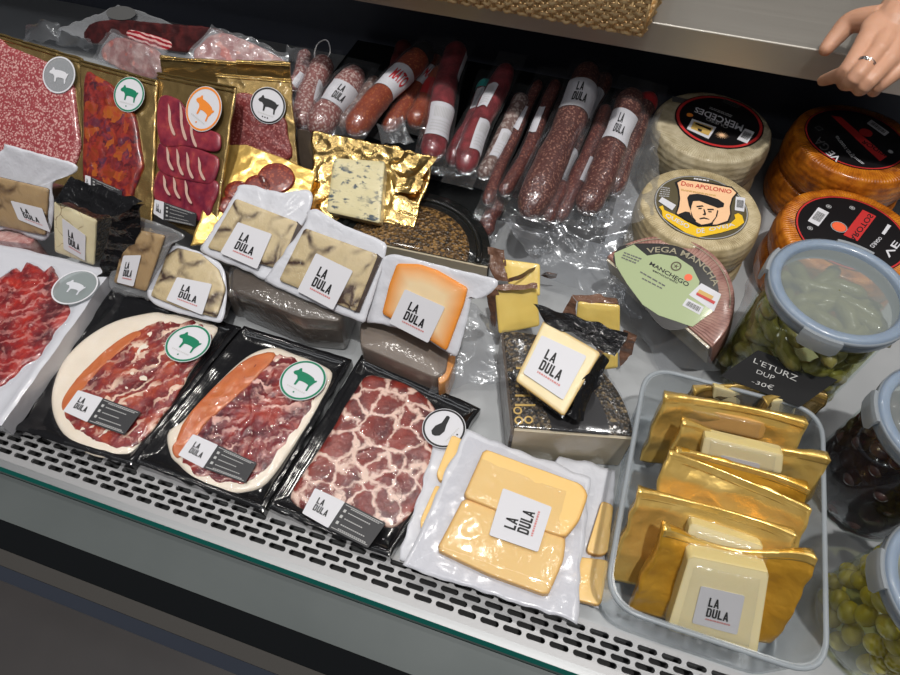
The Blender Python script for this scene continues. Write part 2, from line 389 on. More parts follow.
# -- meats
def skin(b): return crinkle(b, 90, .55, .002)
def salami(name, red, dark, fat, sc, lo, hi, coat=.6, bump=.5):
    b = NB(name); c = b.co(.012, 45); v = b.vor(c, sc); n2 = b.noise(c, sc*.8, 3.0); k = b.math('ADD', v, b.math('MULTIPLY', b.math('SUBTRACT', n2, .5), .9))
    big = b.noise(b.co(), 25); base = b.mix(big, dark, red)
    col = b.mix(b.ramp(k, (lo, 1.0), (hi, 0.0)), base, fat)
    b.pr(col, .45, coat=coat, cr=.1, bump=b.bump(k, bump, .001), cbump=skin(b)); return b.m
salami('salami_slice', (.33, .06, .065), (.22, .025, .035), (.6, .34, .32), 230, .22, .55)
salami('salami_dark', (.2, .022, .022), (.1, .01, .012), (.36, .12, .11), 230, .22, .42)
salami('salami_casing', (.105, .022, .015), (.045, .01, .008), (.3, .14, .1), 190, .16, .46, .4, 1.0)
salami('fuet_casing', (.3, .11, .1), (.16, .05, .045), (.5, .37, .34), 170, .25, .55, .4, 1.0)
salami('grey_casing', (.2, .12, .1), (.11, .06, .055), (.38, .31, .28), 130, .3, .55, .3)
salami('thin_casing', (.11, .016, .011), (.045, .008, .006), (.25, .085, .055), 230, .16, .42, .5, 1.0)
salami('chorizo_casing', (.3, .045, .008), (.14, .016, .005), (.42, .12, .03), 210, .16, .36, .7)
b = NB('loin_casing'); c = b.co(.02, 30); b.pr(b.mix(b.ramp(b.noise(c, 45, 5), (.35, 0.0), (.7, 1.0)), (.1, .006, .01), (.27, .03, .038)), .35, coat=.7, cbump=skin(b), bump=b.bump(b.noise(c, 70), .5, .003))
def ham(name, a, bq, cc, fat, seed=0.0, stre=1.0, ang=.6):
    b = NB(name); c0 = b.n('Mapping', {'Vector': b.co(.03, 26), 'Location': (seed, seed*.7, 0), 'Rotation': (0, 0, ang)}).outputs[0]
    big = b.noise(c0, 28, 4.0); col = b.ramp(big, (.34, a), (.5, bq), (.66, cc))
    w = b.n('TexWave', {'Vector': c0, 'Scale': 13.0, 'Distortion': 9.0, 'Detail': 3.0, 'Detail Scale': 2.2, 'Detail Roughness': .6}).outputs['Fac']
    msk = b.ramp(b.noise(c0, 22, 2.0), (.42, 0.0), (.6, 1.0))
    st = b.math('MULTIPLY', b.ramp(w, (.66, 0.0), (.92, 1.0)), b.math('MULTIPLY', msk, stre)); col = b.mix(st, col, fat)
    fine = b.ramp(b.noise(c0, 95, 4.0), (.56, 0.0), (.66, 1.0)); col = b.mix(b.math('MULTIPLY', fine, .45), col, (.62, .3, .25))
    b.pr(col, .35, coat=.9, cr=.07, bump=b.bump(w, .35, .002), cbump=crinkle(b, 70, 1.0, .006)); return b.m
ham('ham_slices', (.08, .004, .008), (.21, .012, .012), (.4, .06, .018), (.74, .54, .42))
ham('ham_slices_red', (.06, .003, .009), (.16, .007, .01), (.32, .03, .015), (.7, .42, .36), 1.7, .9, 1.0)
ham('ham_strips', (.08, .005, .01), (.23, .01, .012), (.42, .022, .01), (.6, .26, .24), 3.1, .55, 1.0)
b = NB('fat'); c = b.co(); b.pr(b.mix(b.noise(c, 40), (.72, .62, .5), (.82, .75, .66)), .35, coat=.8, cbump=crinkle(b, 60, .6, .003), sss=.1)
b = NB('orange_edge'); c = b.co(.02, 30); b.pr(b.mix(b.noise(c, 40), (.42, .075, .022), (.6, .2, .065)), .35, coat=.8, cbump=crinkle(b, 60, .6, .003))
b = NB('coppa'); c = b.co(.04, 30); e = b.vor(c, 27, 'DISTANCE_TO_EDGE'); n2 = b.noise(c, 55, 5.0, .65); k = b.math('ADD', e, b.math('MULTIPLY', b.math('SUBTRACT', n2, .47), .42))
base = b.ramp(b.noise(c, 30), (.35, (.08, .006, .007)), (.6, (.23, .025, .014))); col = b.mix(b.ramp(k, (.03, 1.0), (.13, 0.0)), base, (.7, .5, .42))
b.pr(col, .35, coat=.9, cr=.07, bump=b.bump(k, .3, .002), cbump=crinkle(b, 70, .9, .005))
b = NB('chorizo_slice'); c = b.co(.035, 45); v = b.vor(c, 62, out='Color'); col = b.ramp(b.n('SeparateColor', {0: v}).outputs[0], (0.0, (.04, .006, .015)), (.3, (.12, .008, .008)), (.5, (.075, .018, .045)), (.68, (.15, .01, .006)), (.95, (.34, .085, .01)))
col = b.mix(b.ramp(b.noise(c, 90), (.4, 0.0), (.65, .7)), col, (.33, .03, .02)); b.pr(col, .35, coat=.8, cbump=crinkle(b, 60, .7, .003))
b = NB('loin_slice'); c = b.co(.01, 40); w = b.noise(c, 40, 4.0); b.pr(b.ramp(w, (.35, (.13, .01, .03)), (.6, (.27, .03, .045)), (.75, (.4, .08, .06))), .35, coat=.8, cbump=crinkle(b, 60, .7, .003))
b = NB('chorizo_round'); c = b.co(.01, 60); b.pr(b.ramp(b.vor(c, 190), (.15, (.32, .06, .02)), (.5, (.14, .01, .006))), .4, coat=.6, cbump=crinkle(b, 60, .5, .002))
b = NB('cured_dark'); c = b.co(.02, 40); b.pr(b.ramp(b.noise(c, 40), (.4, (.03, .004, .005)), (.65, (.09, .012, .012))), .5, coat=.3)
b = NB('bacon_stripes'); c = b.co(.01, 40); w = b.n('TexWave', {'Vector': c, 'Scale': 38.0, 'Distortion': 2.0}, bands_direction='Y').outputs['Fac']; b.pr(b.ramp(w, (.4, (.3, .01, .02)), (.75, (.7, .42, .4))), .4, coat=.3)
b = NB('pink_meat'); c = b.co(.02, 30); b.pr(b.ramp(b.noise(c, 50), (.4, (.34, .12, .11)), (.65, (.6, .4, .37))), .45, coat=.5, cbump=crinkle(b, 50, .7, .003))
# -- cheeses
def truffle(name, base, base2, vein, sc=22, wid=.09, shine=.6):
    b = NB(name); c = b.co(.03, 22); v = b.vor(c, sc, 'DISTANCE_TO_EDGE'); nm = b.ramp(b.noise(c, 16, 2.0), (.45, 0.0), (.62, 1.0))
    k = b.math('MULTIPLY', b.ramp(v, (.015, 1.0), (wid, 0.0)), nm); col = b.mix(b.noise(c, 30), base, base2); col = b.mix(k, col, vein)
    h = b.noise(b.co(), 160, 3.0)
    b.pr(col, .4, coat=shine, cr=.12, bump=b.bump(h, .4, .001), cbump=crinkle(b, 110, 1.0, .006), sss=.1); return b.m
truffle('truffle_cheese', (.42, .32, .17), (.58, .48, .3), (.05, .026, .018), 22, .13, .9); truffle('truffle_brown_and_shade', (.28, .18, .09), (.42, .3, .16), (.07, .035, .018), 24, .14, .5)
truffle('rosemary_cheese', (.6, .52, .32), (.7, .64, .44), (.3, .22, .12), 30, .03, .3)
def cheese(name, c1, c2, rough=.45, coat=.3, edge=None, lo=.75, hi=1.0, cr=True):
    b = NB(name); c = b.co(); col = b.mix(b.noise(c, 18), c1, c2)
    if edge: col = b.mix(b.ramp(b.attr(), (lo, 0.0), (hi, 1.0)), col, edge)
    b.pr(col, rough, coat=coat, cr=.12, bump=b.bump(b.noise(c, 90), .12, .001), cbump=crinkle(b, 45, .45, .003) if cr else None, sss=.15); return b.m
cheese('pale_cheese', (.74, .62, .36), (.8, .7, .46), edge=(.55, .36, .12), lo=.9); cheese('yellow_slices', (.78, .5, .16), (.82, .57, .23), edge=(.7, .4, .12), lo=.93)
cheese('yellow_cheese', (.68, .48, .1), (.75, .57, .18)); cheese('cream_block', (.76, .65, .36), (.8, .71, .45), edge=(.62, .5, .22), lo=.95)
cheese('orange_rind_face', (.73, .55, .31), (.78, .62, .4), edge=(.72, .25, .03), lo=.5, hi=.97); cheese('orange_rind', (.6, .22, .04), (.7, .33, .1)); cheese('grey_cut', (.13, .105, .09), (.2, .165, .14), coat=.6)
cheese('amber_cheese', (.5, .27, .07), (.62, .36, .12)); cheese('cut_white', (.4, .35, .25), (.5, .44, .33), coat=.6)
b = NB('blue_cheese'); c = b.co(.008, 60, (1, 1.9, 1)); col = b.mix(b.noise(c, 25), (.5, .44, .24), (.62, .56, .35)); k = b.ramp(b.noise(c, 55, 4.0, .6), (.54, 0.0), (.62, 1.0)); col = b.mix(b.math('MULTIPLY', k, b.ramp(b.noise(b.co(), 22, 1.0), (.36, .25), (.52, 1.0))), col, (.05, .07, .09)); b.pr(col, .45, coat=.25, bump=b.bump(b.noise(c, 110), .5, .001), cbump=crinkle(b, 60, .6, .003), sss=.1)
b = NB('dark_rind'); c = b.co(); b.pr(b.mix(b.noise(c, 80), (.022, .014, .011), (.07, .045, .035)), .35, coat=.6, cbump=crinkle(b, 50, .8, .003))
b = NB('brown_rind_and_shade'); c = b.co(scale=(1, 1, 1)); b.pr(b.mix(b.noise(c, 40), (.045, .032, .024), (.1, .078, .06)), .35, coat=.6, cbump=crinkle(b, 30, 1.0, .005))  # brown rinds; also the painted shade on one cut side
b = NB('pepper_rind'); c = b.co(); v = b.vor(c, 240, out='Color'); col = b.ramp(b.n('SeparateColor', {0: v}).outputs[0], (0.0, (.008, .006, .004)), (.55, (.025, .017, .009)), (.82, (.085, .055, .025)), (.97, (.22, .16, .08)))
b.pr(col, .35, coat=.6, bump=b.bump(b.vor(c, 240), .8, .003), cbump=crinkle(b, 40, .6, .003))
b = NB('herb_crust'); c = b.co(); v = b.vor(c, 200, out='Color'); b.pr(b.ramp(b.n('SeparateColor', {0: v}).outputs[0], (0.0, (.02, .012, .005)), (.5, (.07, .036, .011)), (.9, (.22, .12, .035))), .45, coat=.4, bump=b.bump(b.vor(c, 200), .9, .003))
b = NB('black_wax'); b.pr((.008, .009, .009), .2, coat=.6, bump=crinkle(b, 40, .7, .003))
def rind(name, c1, c2, c3, sc=70, rough=.5, coat=.25):
    b = NB(name); c = b.co(.006, 60); cp = b.n('SeparateXYZ', {0: c})
    ang = b.math('ARCTAN2', cp.outputs[1], cp.outputs[0]); rr = b.math('SQRT', b.math('ADD', b.math('POWER', cp.outputs[0], 2.0), b.math('POWER', cp.outputs[1], 2.0)))
    st = b.math('SINE', b.math('MULTIPLY', ang, sc)); zz = b.math('SINE', b.math('MULTIPLY', b.math('ADD', cp.outputs[2], b.math('MULTIPLY', b.noise(c, 30), .006)), 520.0))
    flat_ = b.ramp(b.n('SeparateXYZ', {0: b.n('NewGeometry').outputs['Normal']}).outputs[2], (.5, 0.0), (.9, 1.0))
    hh = b.mix(flat_, b.math('MULTIPLY', zz, .35), st)
    nz = b.noise(c, 45, 5.0); col = b.ramp(nz, (.3, c1), (.5, c2), (.7, c3)); col = b.mix(b.math('MULTIPLY', b.ramp(hh, (0.0, 1.0), (1.0, 0.0)), .22), col, c1)
    b.pr(col, rough, coat=coat, cr=.15, bump=b.bump(b.math('ADD', b.math('MULTIPLY', hh, .35), nz), .55, .003)); return b.m
rind('straw_rind', (.3, .235, .125), (.5, .41, .24), (.62, .52, .33), 150)
rind('beige_rind', (.33, .27, .16), (.48, .41, .27), (.6, .53, .37), 150)
rind('orange_wheel_rind', (.2, .045, .003), (.52, .15, .008), (.68, .24, .015), 130, .4, .25)
rind('reddish_rind', (.2, .085, .07), (.33, .17, .14), (.42, .25, .2), 120)
# -- jars
b = NB('gherkin_skin'); c = b.co(); b.pr(b.mix(b.noise(c, 90, 3), (.15, .14, .035), (.32, .29, .1)), .3, coat=.3, bump=b.bump(b.noise(c, 160), .4, .002), sss=.1)
b = NB('olive_green'); c = b.co(); b.pr(b.mix(b.noise(c, 60), (.42, .36, .03), (.68, .57, .09)), .25, coat=.4, sss=.1)
b = NB('olive_dark'); c = b.co(); b.pr(b.mix(b.noise(c, 90), (.03, .01, .014), (.1, .05, .045)), .25, coat=.4)
# -- basket, hand
b = NB('wicker'); c = b.co(); b.pr(b.mix(b.noise(c, 70), (.5, .32, .14), (.78, .58, .31)), .5, bump=b.bump(b.noise(c, 200), .4, .001))
b = NB('flesh'); c = b.co(); b.pr(b.mix(b.noise(c, 35, 4), (.46, .235, .145), (.58, .325, .22)), .45, sss=.25, bump=b.bump(b.noise(c, 260, 3), .12, .001))
plain('nail', (.68, .4, .33), .25, coat=.4); plain('silver', (.75, .75, .76), .2, metal=1.0); plain('cloth_dark', (.015, .015, .02), .8)
plain('chalk', (.55, .55, .55), .8); plain('teal', (.02, .3, .27), .4)

plain('fat_streak', (.55, .36, .3), .4, coat=.5)
plain('dull_gold', (.3, .27, .19), .5)
plain('edge_highlight', (.8, .77, .7), .25, metal=.2, coat=.5)  # pale colour stands in for a highlight along the worktop edge
# ------------------------------------------------------------------ setting
X0, X1 = -2.6, 1.15
YB, ZT, YF = 1.37, .35, 1.095
o = part('floor', box(-5, 4, -3, 3.4, -.9, -.86), MT['floor_vinyl'], smooth=False); tag(o, kind='structure')
o = part('wall_back', box(-5, 4, 3.3, 3.4, -.86, 2.4), MT['plaster'], smooth=False); tag(o, kind='structure')
case = thing('display_case', 'long refrigerated deli display case with grey deck and slotted front grille', 'display case', flatw(0, .7, -.86))
case_o = Vector((0, .7, -.86))
def cpart(name, mb, mat, **k):
    mb.v = [(x, y-.7, z+.86) for x, y, z in mb.v]; return part(name, mb, mat, case, smooth=False, **k)
yg = .2185
cpart('deck_panel', box(X0, X1, yg, YB, -.03, 0), MT['deck'])
cpart('added_dark_riser', box(-.68, .02, .915, 1.34, 0, .068), MT['front_black'])  # added under the sausages; its black stands in for the shaded gaps
cpart('back_panel', box(X0, X1, YB, YB+.02, -.03, .299), MT['navy_panel'])
cpart('base_cabinet', box(X0, X1, .17, YB+.02, -.84, -.035), MT['front_black'])
cpart('plinth', box(X0, X1, .2, YB, -.86, -.84), MT['front_black'])
cpart('end_panel', box(X0-.03, X0, .03, YB+.02, -.84, .299), MT['navy_panel'])
cpart('end_panel', box(X1, X1+.03, .03, YB+.02, -.84, .0), MT['navy_panel'])
# slotted air grille: a plate of cells, each with an obround slot
def grille():
    mb = MB(); px, rows = .0315, [(.1745, .1852), (.1852, .1959), (.1959, .2066), (.2066, .2173)]
    K = 16
    for j, (a, c) in enumerate(rows):
        x = X0+(px/2 if j % 2 else 0); cy = (a+c)/2; hl, hr = .0092, .0037
        while x < X1-px:
            cx = x+px/2; inn = []; out = []
            for k in range(K):
                t = 2*PI*k/K; ca, sa = math.cos(t), math.sin(t)
                inn.append((cx+(hl if ca > 0 else -hl)+hr*ca, cy+hr*sa))
                m = max(abs(ca)/(px/2), abs(sa)/((c-a)/2)); out.append((cx+ca/m, cy+sa/m))
            v = [(p[0], p[1], .001) for p in out]+[(p[0], p[1], .001) for p in inn]+[(p[0], p[1], -.003) for p in inn]
            f = [(k, (k+1) % K, K+(k+1) % K, K+k) for k in range(K)]+[(K+k, K+(k+1) % K, 2*K+(k+1) % K, 2*K+k) for k in range(K)]
            # corners of the cell
            cs = [(x, a), (x+px, a), (x+px, c), (x, c)]; b0 = len(v); v += [(p[0], p[1], .001) for p in cs]
            for q, p in enumerate(cs):
                near = sorted(range(K), key=lambda k: (out[k][0]-p[0])**2+(out[k][1]-p[1])**2)[:2]; f.append((b0+q, near[0], near[1]))
            mb.add(v, f); x += px
    return mb
gm = grille(); box(X0, X1, .2173, yg+.004, -.003, .001, gm); box(X0, X1, .1665, .1745, -.003, .001, gm)
cpart('air_grille', gm, MT['grille_metal'])
cpart('air_duct', box(X0, X1, .166, yg, -.034, -.028), MT['slot_shade'])  # near-black sheet puts the shade inside the slots into colour
cpart('front_sill', box(X0, X1, .1555, .1665, -.02, .0008), MT['brushed_grey'])
cpart('glass_front', box(X0, X1, .1495, .1555, -.3, .003), MT['glass_green'])
def strip(y0, y1, z0, z1, name, mat):
    mb = MB(); v = [(X0, y0, z0), (X1, y0, z0), (X1, y1, z1), (X0, y1, z1)]; w = [(x, y, z-.012) for x, y, z in v]
    mb.add(v+w, [(0, 1, 2, 3), (4, 5, 6, 7), (0, 1, 5, 4), (1, 2, 6, 5), (2, 3, 7, 6), (3, 0, 4, 7)]); cpart(name, mb, MT[mat])
yy = lambda py, z: at(0, py, z).y
strip(yy(519, -.035), .149, -.035, -.012, 'front_panel', 'front_grey')
strip(yy(548, -.06), yy(519, -.035)-.0005, -.06, -.037, 'bumper', 'front_black')
strip(yy(565, -.07), yy(548, -.06)-.0005, -.07, -.06, 'bumper_rail', 'front_brown')
strip(yy(580, -.09), yy(565, -.07)-.0005, -.09, -.07, 'kick_panel', 'front_blue')
# worktop over the back of the case
wt = part('steel_worktop', box(X0, X1+.4, YF, 1.95, ZT-.002, ZT), MT['steel'], smooth=False)
tag(wt, 'brushed stainless steel worktop with a folded front edge above the case', 'worktop')
part('front_edge', box(X0, X1+.4, YF-.001, YF+.003, .3, ZT-.0015), MT['steel'], wt, smooth=False)
mb = tube([(X0, YF+.001, ZT-.0012), (X1+.4, YF+.001, ZT-.0012)], .0016, 8); part('edge_bead', mb, MT['edge_highlight'], wt)  # bead coloured pale to paint the highlight on the top edge
part('support_board', box(X0, X1+.4, YF+.02, 1.95, .302, ZT-.003), MT['navy_panel'], wt, smooth=False)
# ------------------------------------------------------------------ wicker basket
c0 = at(641, 38, .355); bx1 = c0.x; by0 = c0.y
bk = thing('wicker_basket', 'natural woven wicker tray on the steel worktop', 'basket', Fr((bx1, by0, .356), (.9975, -.02, 0), (.02, 1, 0)))
BL_, BW_, BH_ = .62, .34, .075
def weave(mb, p0, p1, rows, z0, pitch=.0125, rad=.0035, out=(0, -1)):
    p0, p1 = Vector(p0), Vector(p1); L = (p1-p0).length; d = (p1-p0)/L; o = Vector(out); n = int(L/pitch)
    for r in range(rows):
        path = []
        for i in range(n*4+1):
            s = i/4*pitch; w = math.cos(PI*(s/pitch+r))*.0032; q = p0+d*min(s, L)+o*(w+.0016*r)
            path.append((q.x, q.y, z0+r*.0074+.0012*math.sin(i*1.7+r)))
        tube(path, [rad*(.9+.2*noise.noise((i*.9, r*3., p0.x*9))) for i in range(len(path))], 8, mb)
def stakes(mb, p0, p1, pitch=.0125, out=(0, -1)):
    p0, p1 = Vector(p0), Vector(p1); L = (p1-p0).length; d = (p1-p0)/L; o = Vector(out)
    for i in range(int(L/pitch)+1):
        q = p0+d*(i*pitch); tube([(q.x, q.y, .002), (q.x+o.x*.015, q.y+o.y*.015, BH_)], .0026, 6, mb)
crn = [(0, 0), (-BL_, 0), (-BL_, BW_), (0, BW_)]
for i, (o_, nm) in enumerate((((0, -1), 'woven_wall'), ((-1, 0), 'woven_wall'), ((0, 1), 'woven_wall'), ((1, 0), 'woven_wall'))):
    mb = MB(); weave(mb, crn[i], crn[(i+1) % 4], 10, .004, out=o_); stakes(mb, crn[i], crn[(i+1) % 4], out=o_); part(nm, mb, MT['wicker'], bk)
part('woven_base', box(-BL_+.004, -.004, .004, BW_-.004, .001, .006), MT['wicker'], bk, smooth=False)
mb = MB(); rim = [(x+(.016 if x > -.1 else -.016), y+(.016 if y > .1 else -.016), BH_) for x, y in crn]
tube(rim+[rim[0]], .006, 10, mb); part('rim', mb, MT['wicker'], bk)
# ------------------------------------------------------------------ hand gripping the worktop edge
def skin_mesh(name, chains, blobs, mat, parent=None, vox=.0022):
    mb = MB()
    for pts, rad in chains:
        # smooth the polyline and cap it with hemispherical ends
        P = [Vector(p) for p in pts]; Q = []; R = []
        for i in range(len(P)-1):
            p0 = P[max(i-1, 0)]; p3 = P[min(i+2, len(P)-1)]; p1, p2 = P[i], P[i+1]
            for k in range(6):
                t = k/6; Q.append(.5*((2*p1)+(p2-p0)*t+(2*p0-5*p1+4*p2-p3)*t*t+(3*p1-p0-3*p2+p3)*t**3)); R.append(rad[i]*(1-t)+rad[i+1]*t)
        Q.append(P[-1]); R.append(rad[-1])
        e = (Q[-1]-Q[-2]).normalized(); r0 = R[-1]
        for a in (.35, .7, .92): Q.append(P[-1]+e*r0*a); R.append(r0*math.sqrt(1-a*a))
        tube(Q, R, 14, mb)
    for c, ax in blobs:
        bm = bmesh.new(); bmesh.ops.create_icosphere(bm, subdivisions=3, radius=1)
        A = [Vector(a) for a in ax]; vs = [Vector(c)+A[0]*v.co.x+A[1]*v.co.y+A[2]*v.co.z for v in bm.verts]
        mb.add(vs, [tuple(v.index for v in f.verts) for f in bm.faces]); bm.free()
    o = part(name+'_tmp', mb, mat)
    m = o.modifiers.new('r', 'REMESH'); m.mode = 'VOXEL'; m.voxel_size = vox; m.use_smooth_shade = True
    s = o.modifiers.new('s', 'SMOOTH'); s.factor = .5; s.iterations = 5
    dg = bpy.context.evaluated_depsgraph_get(); me = bpy.data.meshes.new_from_object(o.evaluated_get(dg))
    bpy.data.objects.remove(o); me.materials.clear(); me.materials.append(mat); me.name = name
    me.polygons.foreach_set('use_smooth', [True]*len(me.polygons))
    q = bpy.data.objects.new(name, me); COL.objects.link(q)
    if parent: q.parent = parent
    return q
def hp(px, py, z): return at(px, py, z)
wr = hp(905, 2, .43); fa = wr+Vector((.12, .22, .06))
imc = hp(866, 40, .412); mmc = hp(878, 50, .412); rmc = hp(889, 60, .405); pmc = hp(899, 70, .395)
ch = []
ch.append(([fa, wr+Vector((.02, .05, .012)), wr, (wr+mmc)/2], [.036, .031, .029, .028]))
for m_, rr in ((imc, .0145), (mmc, .0145), (rmc, .0138), (pmc, .0125)): ch.append(([wr*.75+m_*.25, wr*.4+m_*.6, m_], [.023, .019, rr]))
ch.append(([imc, hp(847, 70, .39), hp(833, 77, .358), hp(823, 80.5, .335)], [.0135, .0118, .0102, .0086]))
ch.append(([mmc, hp(854, 79, .39), hp(846, 84, .355), hp(842, 82, .335)], [.0132, .0115, .01, .0085]))
ch.append(([rmc, hp(864, 86, .384), hp(859, 88, .352), hp(855, 85, .335)], [.0128, .011, .0098, .0085]))
ch.append(([pmc, hp(877, 87, .377), hp(874, 91, .352), hp(870, 88, .335)], [.0112, .0098, .0088, .0076]))
ch.append(([wr*.6+imc*.4+Vector((-.012, .0, -.006)), hp(852, 22, .4), hp(837, 36, .382), hp(826, 49, .368)], [.021, .0168, .0138, .0108]))
body = skin_mesh('person', ch, [((wr*.35+mmc*.65), (Vector((.036, -.012, -.004)), Vector((.012, .036, .012)), Vector((0, -.006, .017))))], MT['flesh'])
tag(body, 'right hand of a person with a silver ring, gripping the steel worktop edge', 'person')
def torus(c, ax, R, r, mb=None):
    ax = Vector(ax).normalized(); u = ax.orthogonal().normalized(); w = ax.cross(u)
    return tube([Vector(c)+(u*math.cos(2*PI*i/28)+w*math.sin(2*PI*i/28))*R for i in range(29)], r, 8, mb)
mid = mmc*.45+hp(854, 79, .39)*.55
mb = MB(); d_ = (hp(854, 79, .39)-mmc).normalized()
for k in (-1, 0, 1): torus(mid+d_*k*.0018+Vector((0, 0, .001)), d_, .0131, .0014, mb)
ring = part('finger_ring', mb, MT['silver'], body, label='silver finger ring with a small stone')
mb = MB(); bm = bmesh.new(); bmesh.ops.create_icosphere(bm, subdivisions=2, radius=.0026)
q = mid+Vector((-.004, -.006, .0128)); mb.add([v.co+q for v in bm.verts], [tuple(v.index for v in f.verts) for f in bm.faces]); bm.free(); part('ring_stone', mb, MT['silver'], ring)
def nail(tip, base, up):
    tip, base = Vector(tip), Vector(base); d = (tip-base).normalized(); up = Vector(up); s = d.cross(up).normalized(); up = s.cross(d); mb = MB(); v = []; n = 7
    for i in range(n):
        for j in range(5):
            a = -1+2*i/(n-1); t = j/4; w = .0052*(1-.35*abs(t-.3)); v.append(tip+s*a*w+up*(.0078*math.sqrt(1-(a*.66)**2))+d*(-.004+.010*t-.001*a*a))
    mb.add(v, [(i*5+j, i*5+j+1, (i+1)*5+j+1, (i+1)*5+j) for i in range(n-1) for j in range(4)]); return mb
part('thumbnail', nail(hp(825, 50, .365), hp(836, 36, .379), (-.5, -.2, 1)), MT['nail'], body)
mb = tube([wr+(fa-wr)*.33, wr+(fa-wr)*.36, wr+(fa-wr)*1.1], [.036, .038, .05], 24); part('sleeve', mb, MT['cloth_dark'], body)
# ------------------------------------------------------------------ vacuum trays at the front
def cpx(pts, ox, oy, k): return [(ox+x/k, oy+y/k) for x, y in pts]
def tray(label, q, z, mat, seed, film_amp=.0022, tilt=0, depth=.017, group=None):
    """q = TL,TR,BR,BL pixels; a shallow vacuum tray lying at height z"""
    fr = fr3(q[3], q[2], q[0], z-tilt*.5, z+tilt*.5)
    t = thing('meat_tray', label, 'packaged meat', Fr(fr.o-fr.n*depth, fr.u, fr.v), group)
    fr = Fr(fr.o-fr.n*depth, fr.u, fr.v); fr.top = depth
    l = fr.ps(q, depth)
    g_ = fold(film_amp*1.2, 11, seed)
    f = lambda s, t_, x, y: g_(s, t_, x, y)*.6
    def fn(s, t_, x, y):
        e = min(s, 1-s, t_, 1-t_); rim = .0035*math.exp(-((e-.02)/.02)**2)
        return rim-.003*min(1, max(0, (e-.04)/.05))+f(s, t_, x, y)*min(1, e*14)
    part('tray_base', sheet([l[3], l[2], l[1], l[0]], 72, 72, lambda *a: depth+fn(*a), jit=.002, seed=seed, back=0), MT[mat], t, auto=50)
    return t, fr
def meat(t, fr, outl, n0, h, mat, name='ham_slices', amp=.0022, sc=38, seed=0, rag=0.0, N=96, parent=None):
    l = fr.ps(outl, n0+h*.6); l = resample(catmull(l, 5), N)
    if rag:
        c = cen(l); l = [tuple(c+(Vector(p)-c)*(1+rag*noise.noise((p[0]*55+seed, p[1]*55, seed)))) for p in l]
    f = lambda x, y, s: amp*(.8*ridge(x, y, sc, seed)**2+.6*noise.noise((x*sc*2.2, y*sc*2.2, seed)))*min(1, (1-s)*6+.15)
    prof = [(1, n0), (.995, n0+h*.4), (.975, n0+h*.75), (.94, n0+h*.95)]+[(.94-.94*i/14, n0+h) for i in range(1, 14)]
    return part(name, dome(l, prof, fn=f), MT[mat], parent or t)
def vac(t, fr, outl, n, seed):
    l = resample(catmull(fr.ps(outl, n), 5), 90); g = fold(.0022, 26, seed)
    prof = [(1.05, n-.007), (1.02, n-.003), (.98, n)]+[(.98-.98*i/18, n) for i in range(1, 18)]
    part('vacuum_film', dome(l, prof, fn=lambda x, y, s: (g(0, 0, x, y)+.0012*ridge(x, y, 60, seed)**3)*(s < 1)), MT['vacuum_film'], t)
# tray with ham, green pig, beside the white tray
T1, F1 = tray('black tray of ham slices with a green pig sticker, beside the white tray of ham', [(113, 287), (241, 327), (131, 466), (4, 426)], .021, 'tray_black', 1)
o1 = cpx([(460, 35), (350, 60), (260, 110), (190, 180), (157, 260), (155, 330), (180, 390), (230, 440), (300, 470), (380, 462), (430, 420), (500, 330), (580, 200), (640, 110), (650, 75), (560, 45), (500, 40)], 0, 300, 3)
p = meat(T1, F1, o1, .014, .006, 'fat', 'fat_rim', seed=1, sc=24)
i1 = cpx([(440, 75), (370, 115), (290, 185), (225, 255), (188, 310), (200, 360), (235, 400), (300, 432), (380, 445), (428, 418), (502, 328), (582, 200), (636, 112), (600, 66), (540, 60), (480, 58)], 0, 300, 3)
meat(T1, F1, i1, .018, .0035, 'ham_slices', seed=2, rag=.06)
e1 = cpx([(400, 95), (330, 140), (250, 215), (200, 275), (182, 315), (196, 335), (240, 280), (310, 200), (380, 140), (430, 100)], 0, 300, 3)
meat(T1, F1, e1, .0195, .003, 'orange_edge', 'ham_edge', seed=3, rag=.03, N=64)
vac(T1, F1, o1, .0245, 51)
roundel(T1, F1, (188, 343), (209, 347), (208, 352), .0285, MT['green_ink'])
info_label(T1, F1, [(78, 390), (103, 398), (87, 422), (63, 411)], [(141, 412), (124, 435)], .0285)
T2, F2 = tray('black tray of dark red ham with a green pig sticker, middle one of three', [(244, 326), (352, 360), (263, 512), (134, 462)], .021, 'tray_black', 2)
o2 = [(273, 347), (247, 356), (213, 387), (183, 420), (167, 433), (170, 455), (177, 463), (197, 482), (227, 493), (243, 492), (267, 482), (293, 447), (317, 410), (332, 377), (325, 366), (293, 353)]
meat(T2, F2, o2, .014, .006, 'fat', 'fat_rim', seed=4, sc=24)
i2 = [(268, 352), (245, 365), (215, 393), (187, 425), (178, 448), (190, 470), (214, 481), (243, 484), (262, 474), (287, 444), (311, 407), (326, 376), (300, 360)]
meat(T2, F2, i2, .018, .0035, 'ham_slices_red', seed=5, rag=.05, amp=.0035, sc=60)
e2 = [(266, 352), (245, 360), (214, 387), (187, 417), (176, 440), (186, 446), (205, 424), (235, 398), (262, 372), (276, 354)]
meat(T2, F2, e2, .0212, .003, 'orange_edge', 'ham_edge', seed=6, rag=.03, N=64)
e2 = [(196, 420), (181, 437), (172, 448), (178, 458), (190, 446), (203, 427)]
meat(T2, F2, e2, .0205, .003, 'orange_edge', 'ham_edge', seed=7, rag=.03, N=64)
vac(T2, F2, o2, .0245, 52)
roundel(T2, F2, (303, 380), (325, 385), (323, 390), .0285, MT['green_ink'])
info_label(T2, F2, [(193, 434), (218, 445), (203, 468), (178, 455)], [(257, 463), (245, 483)], .0285)
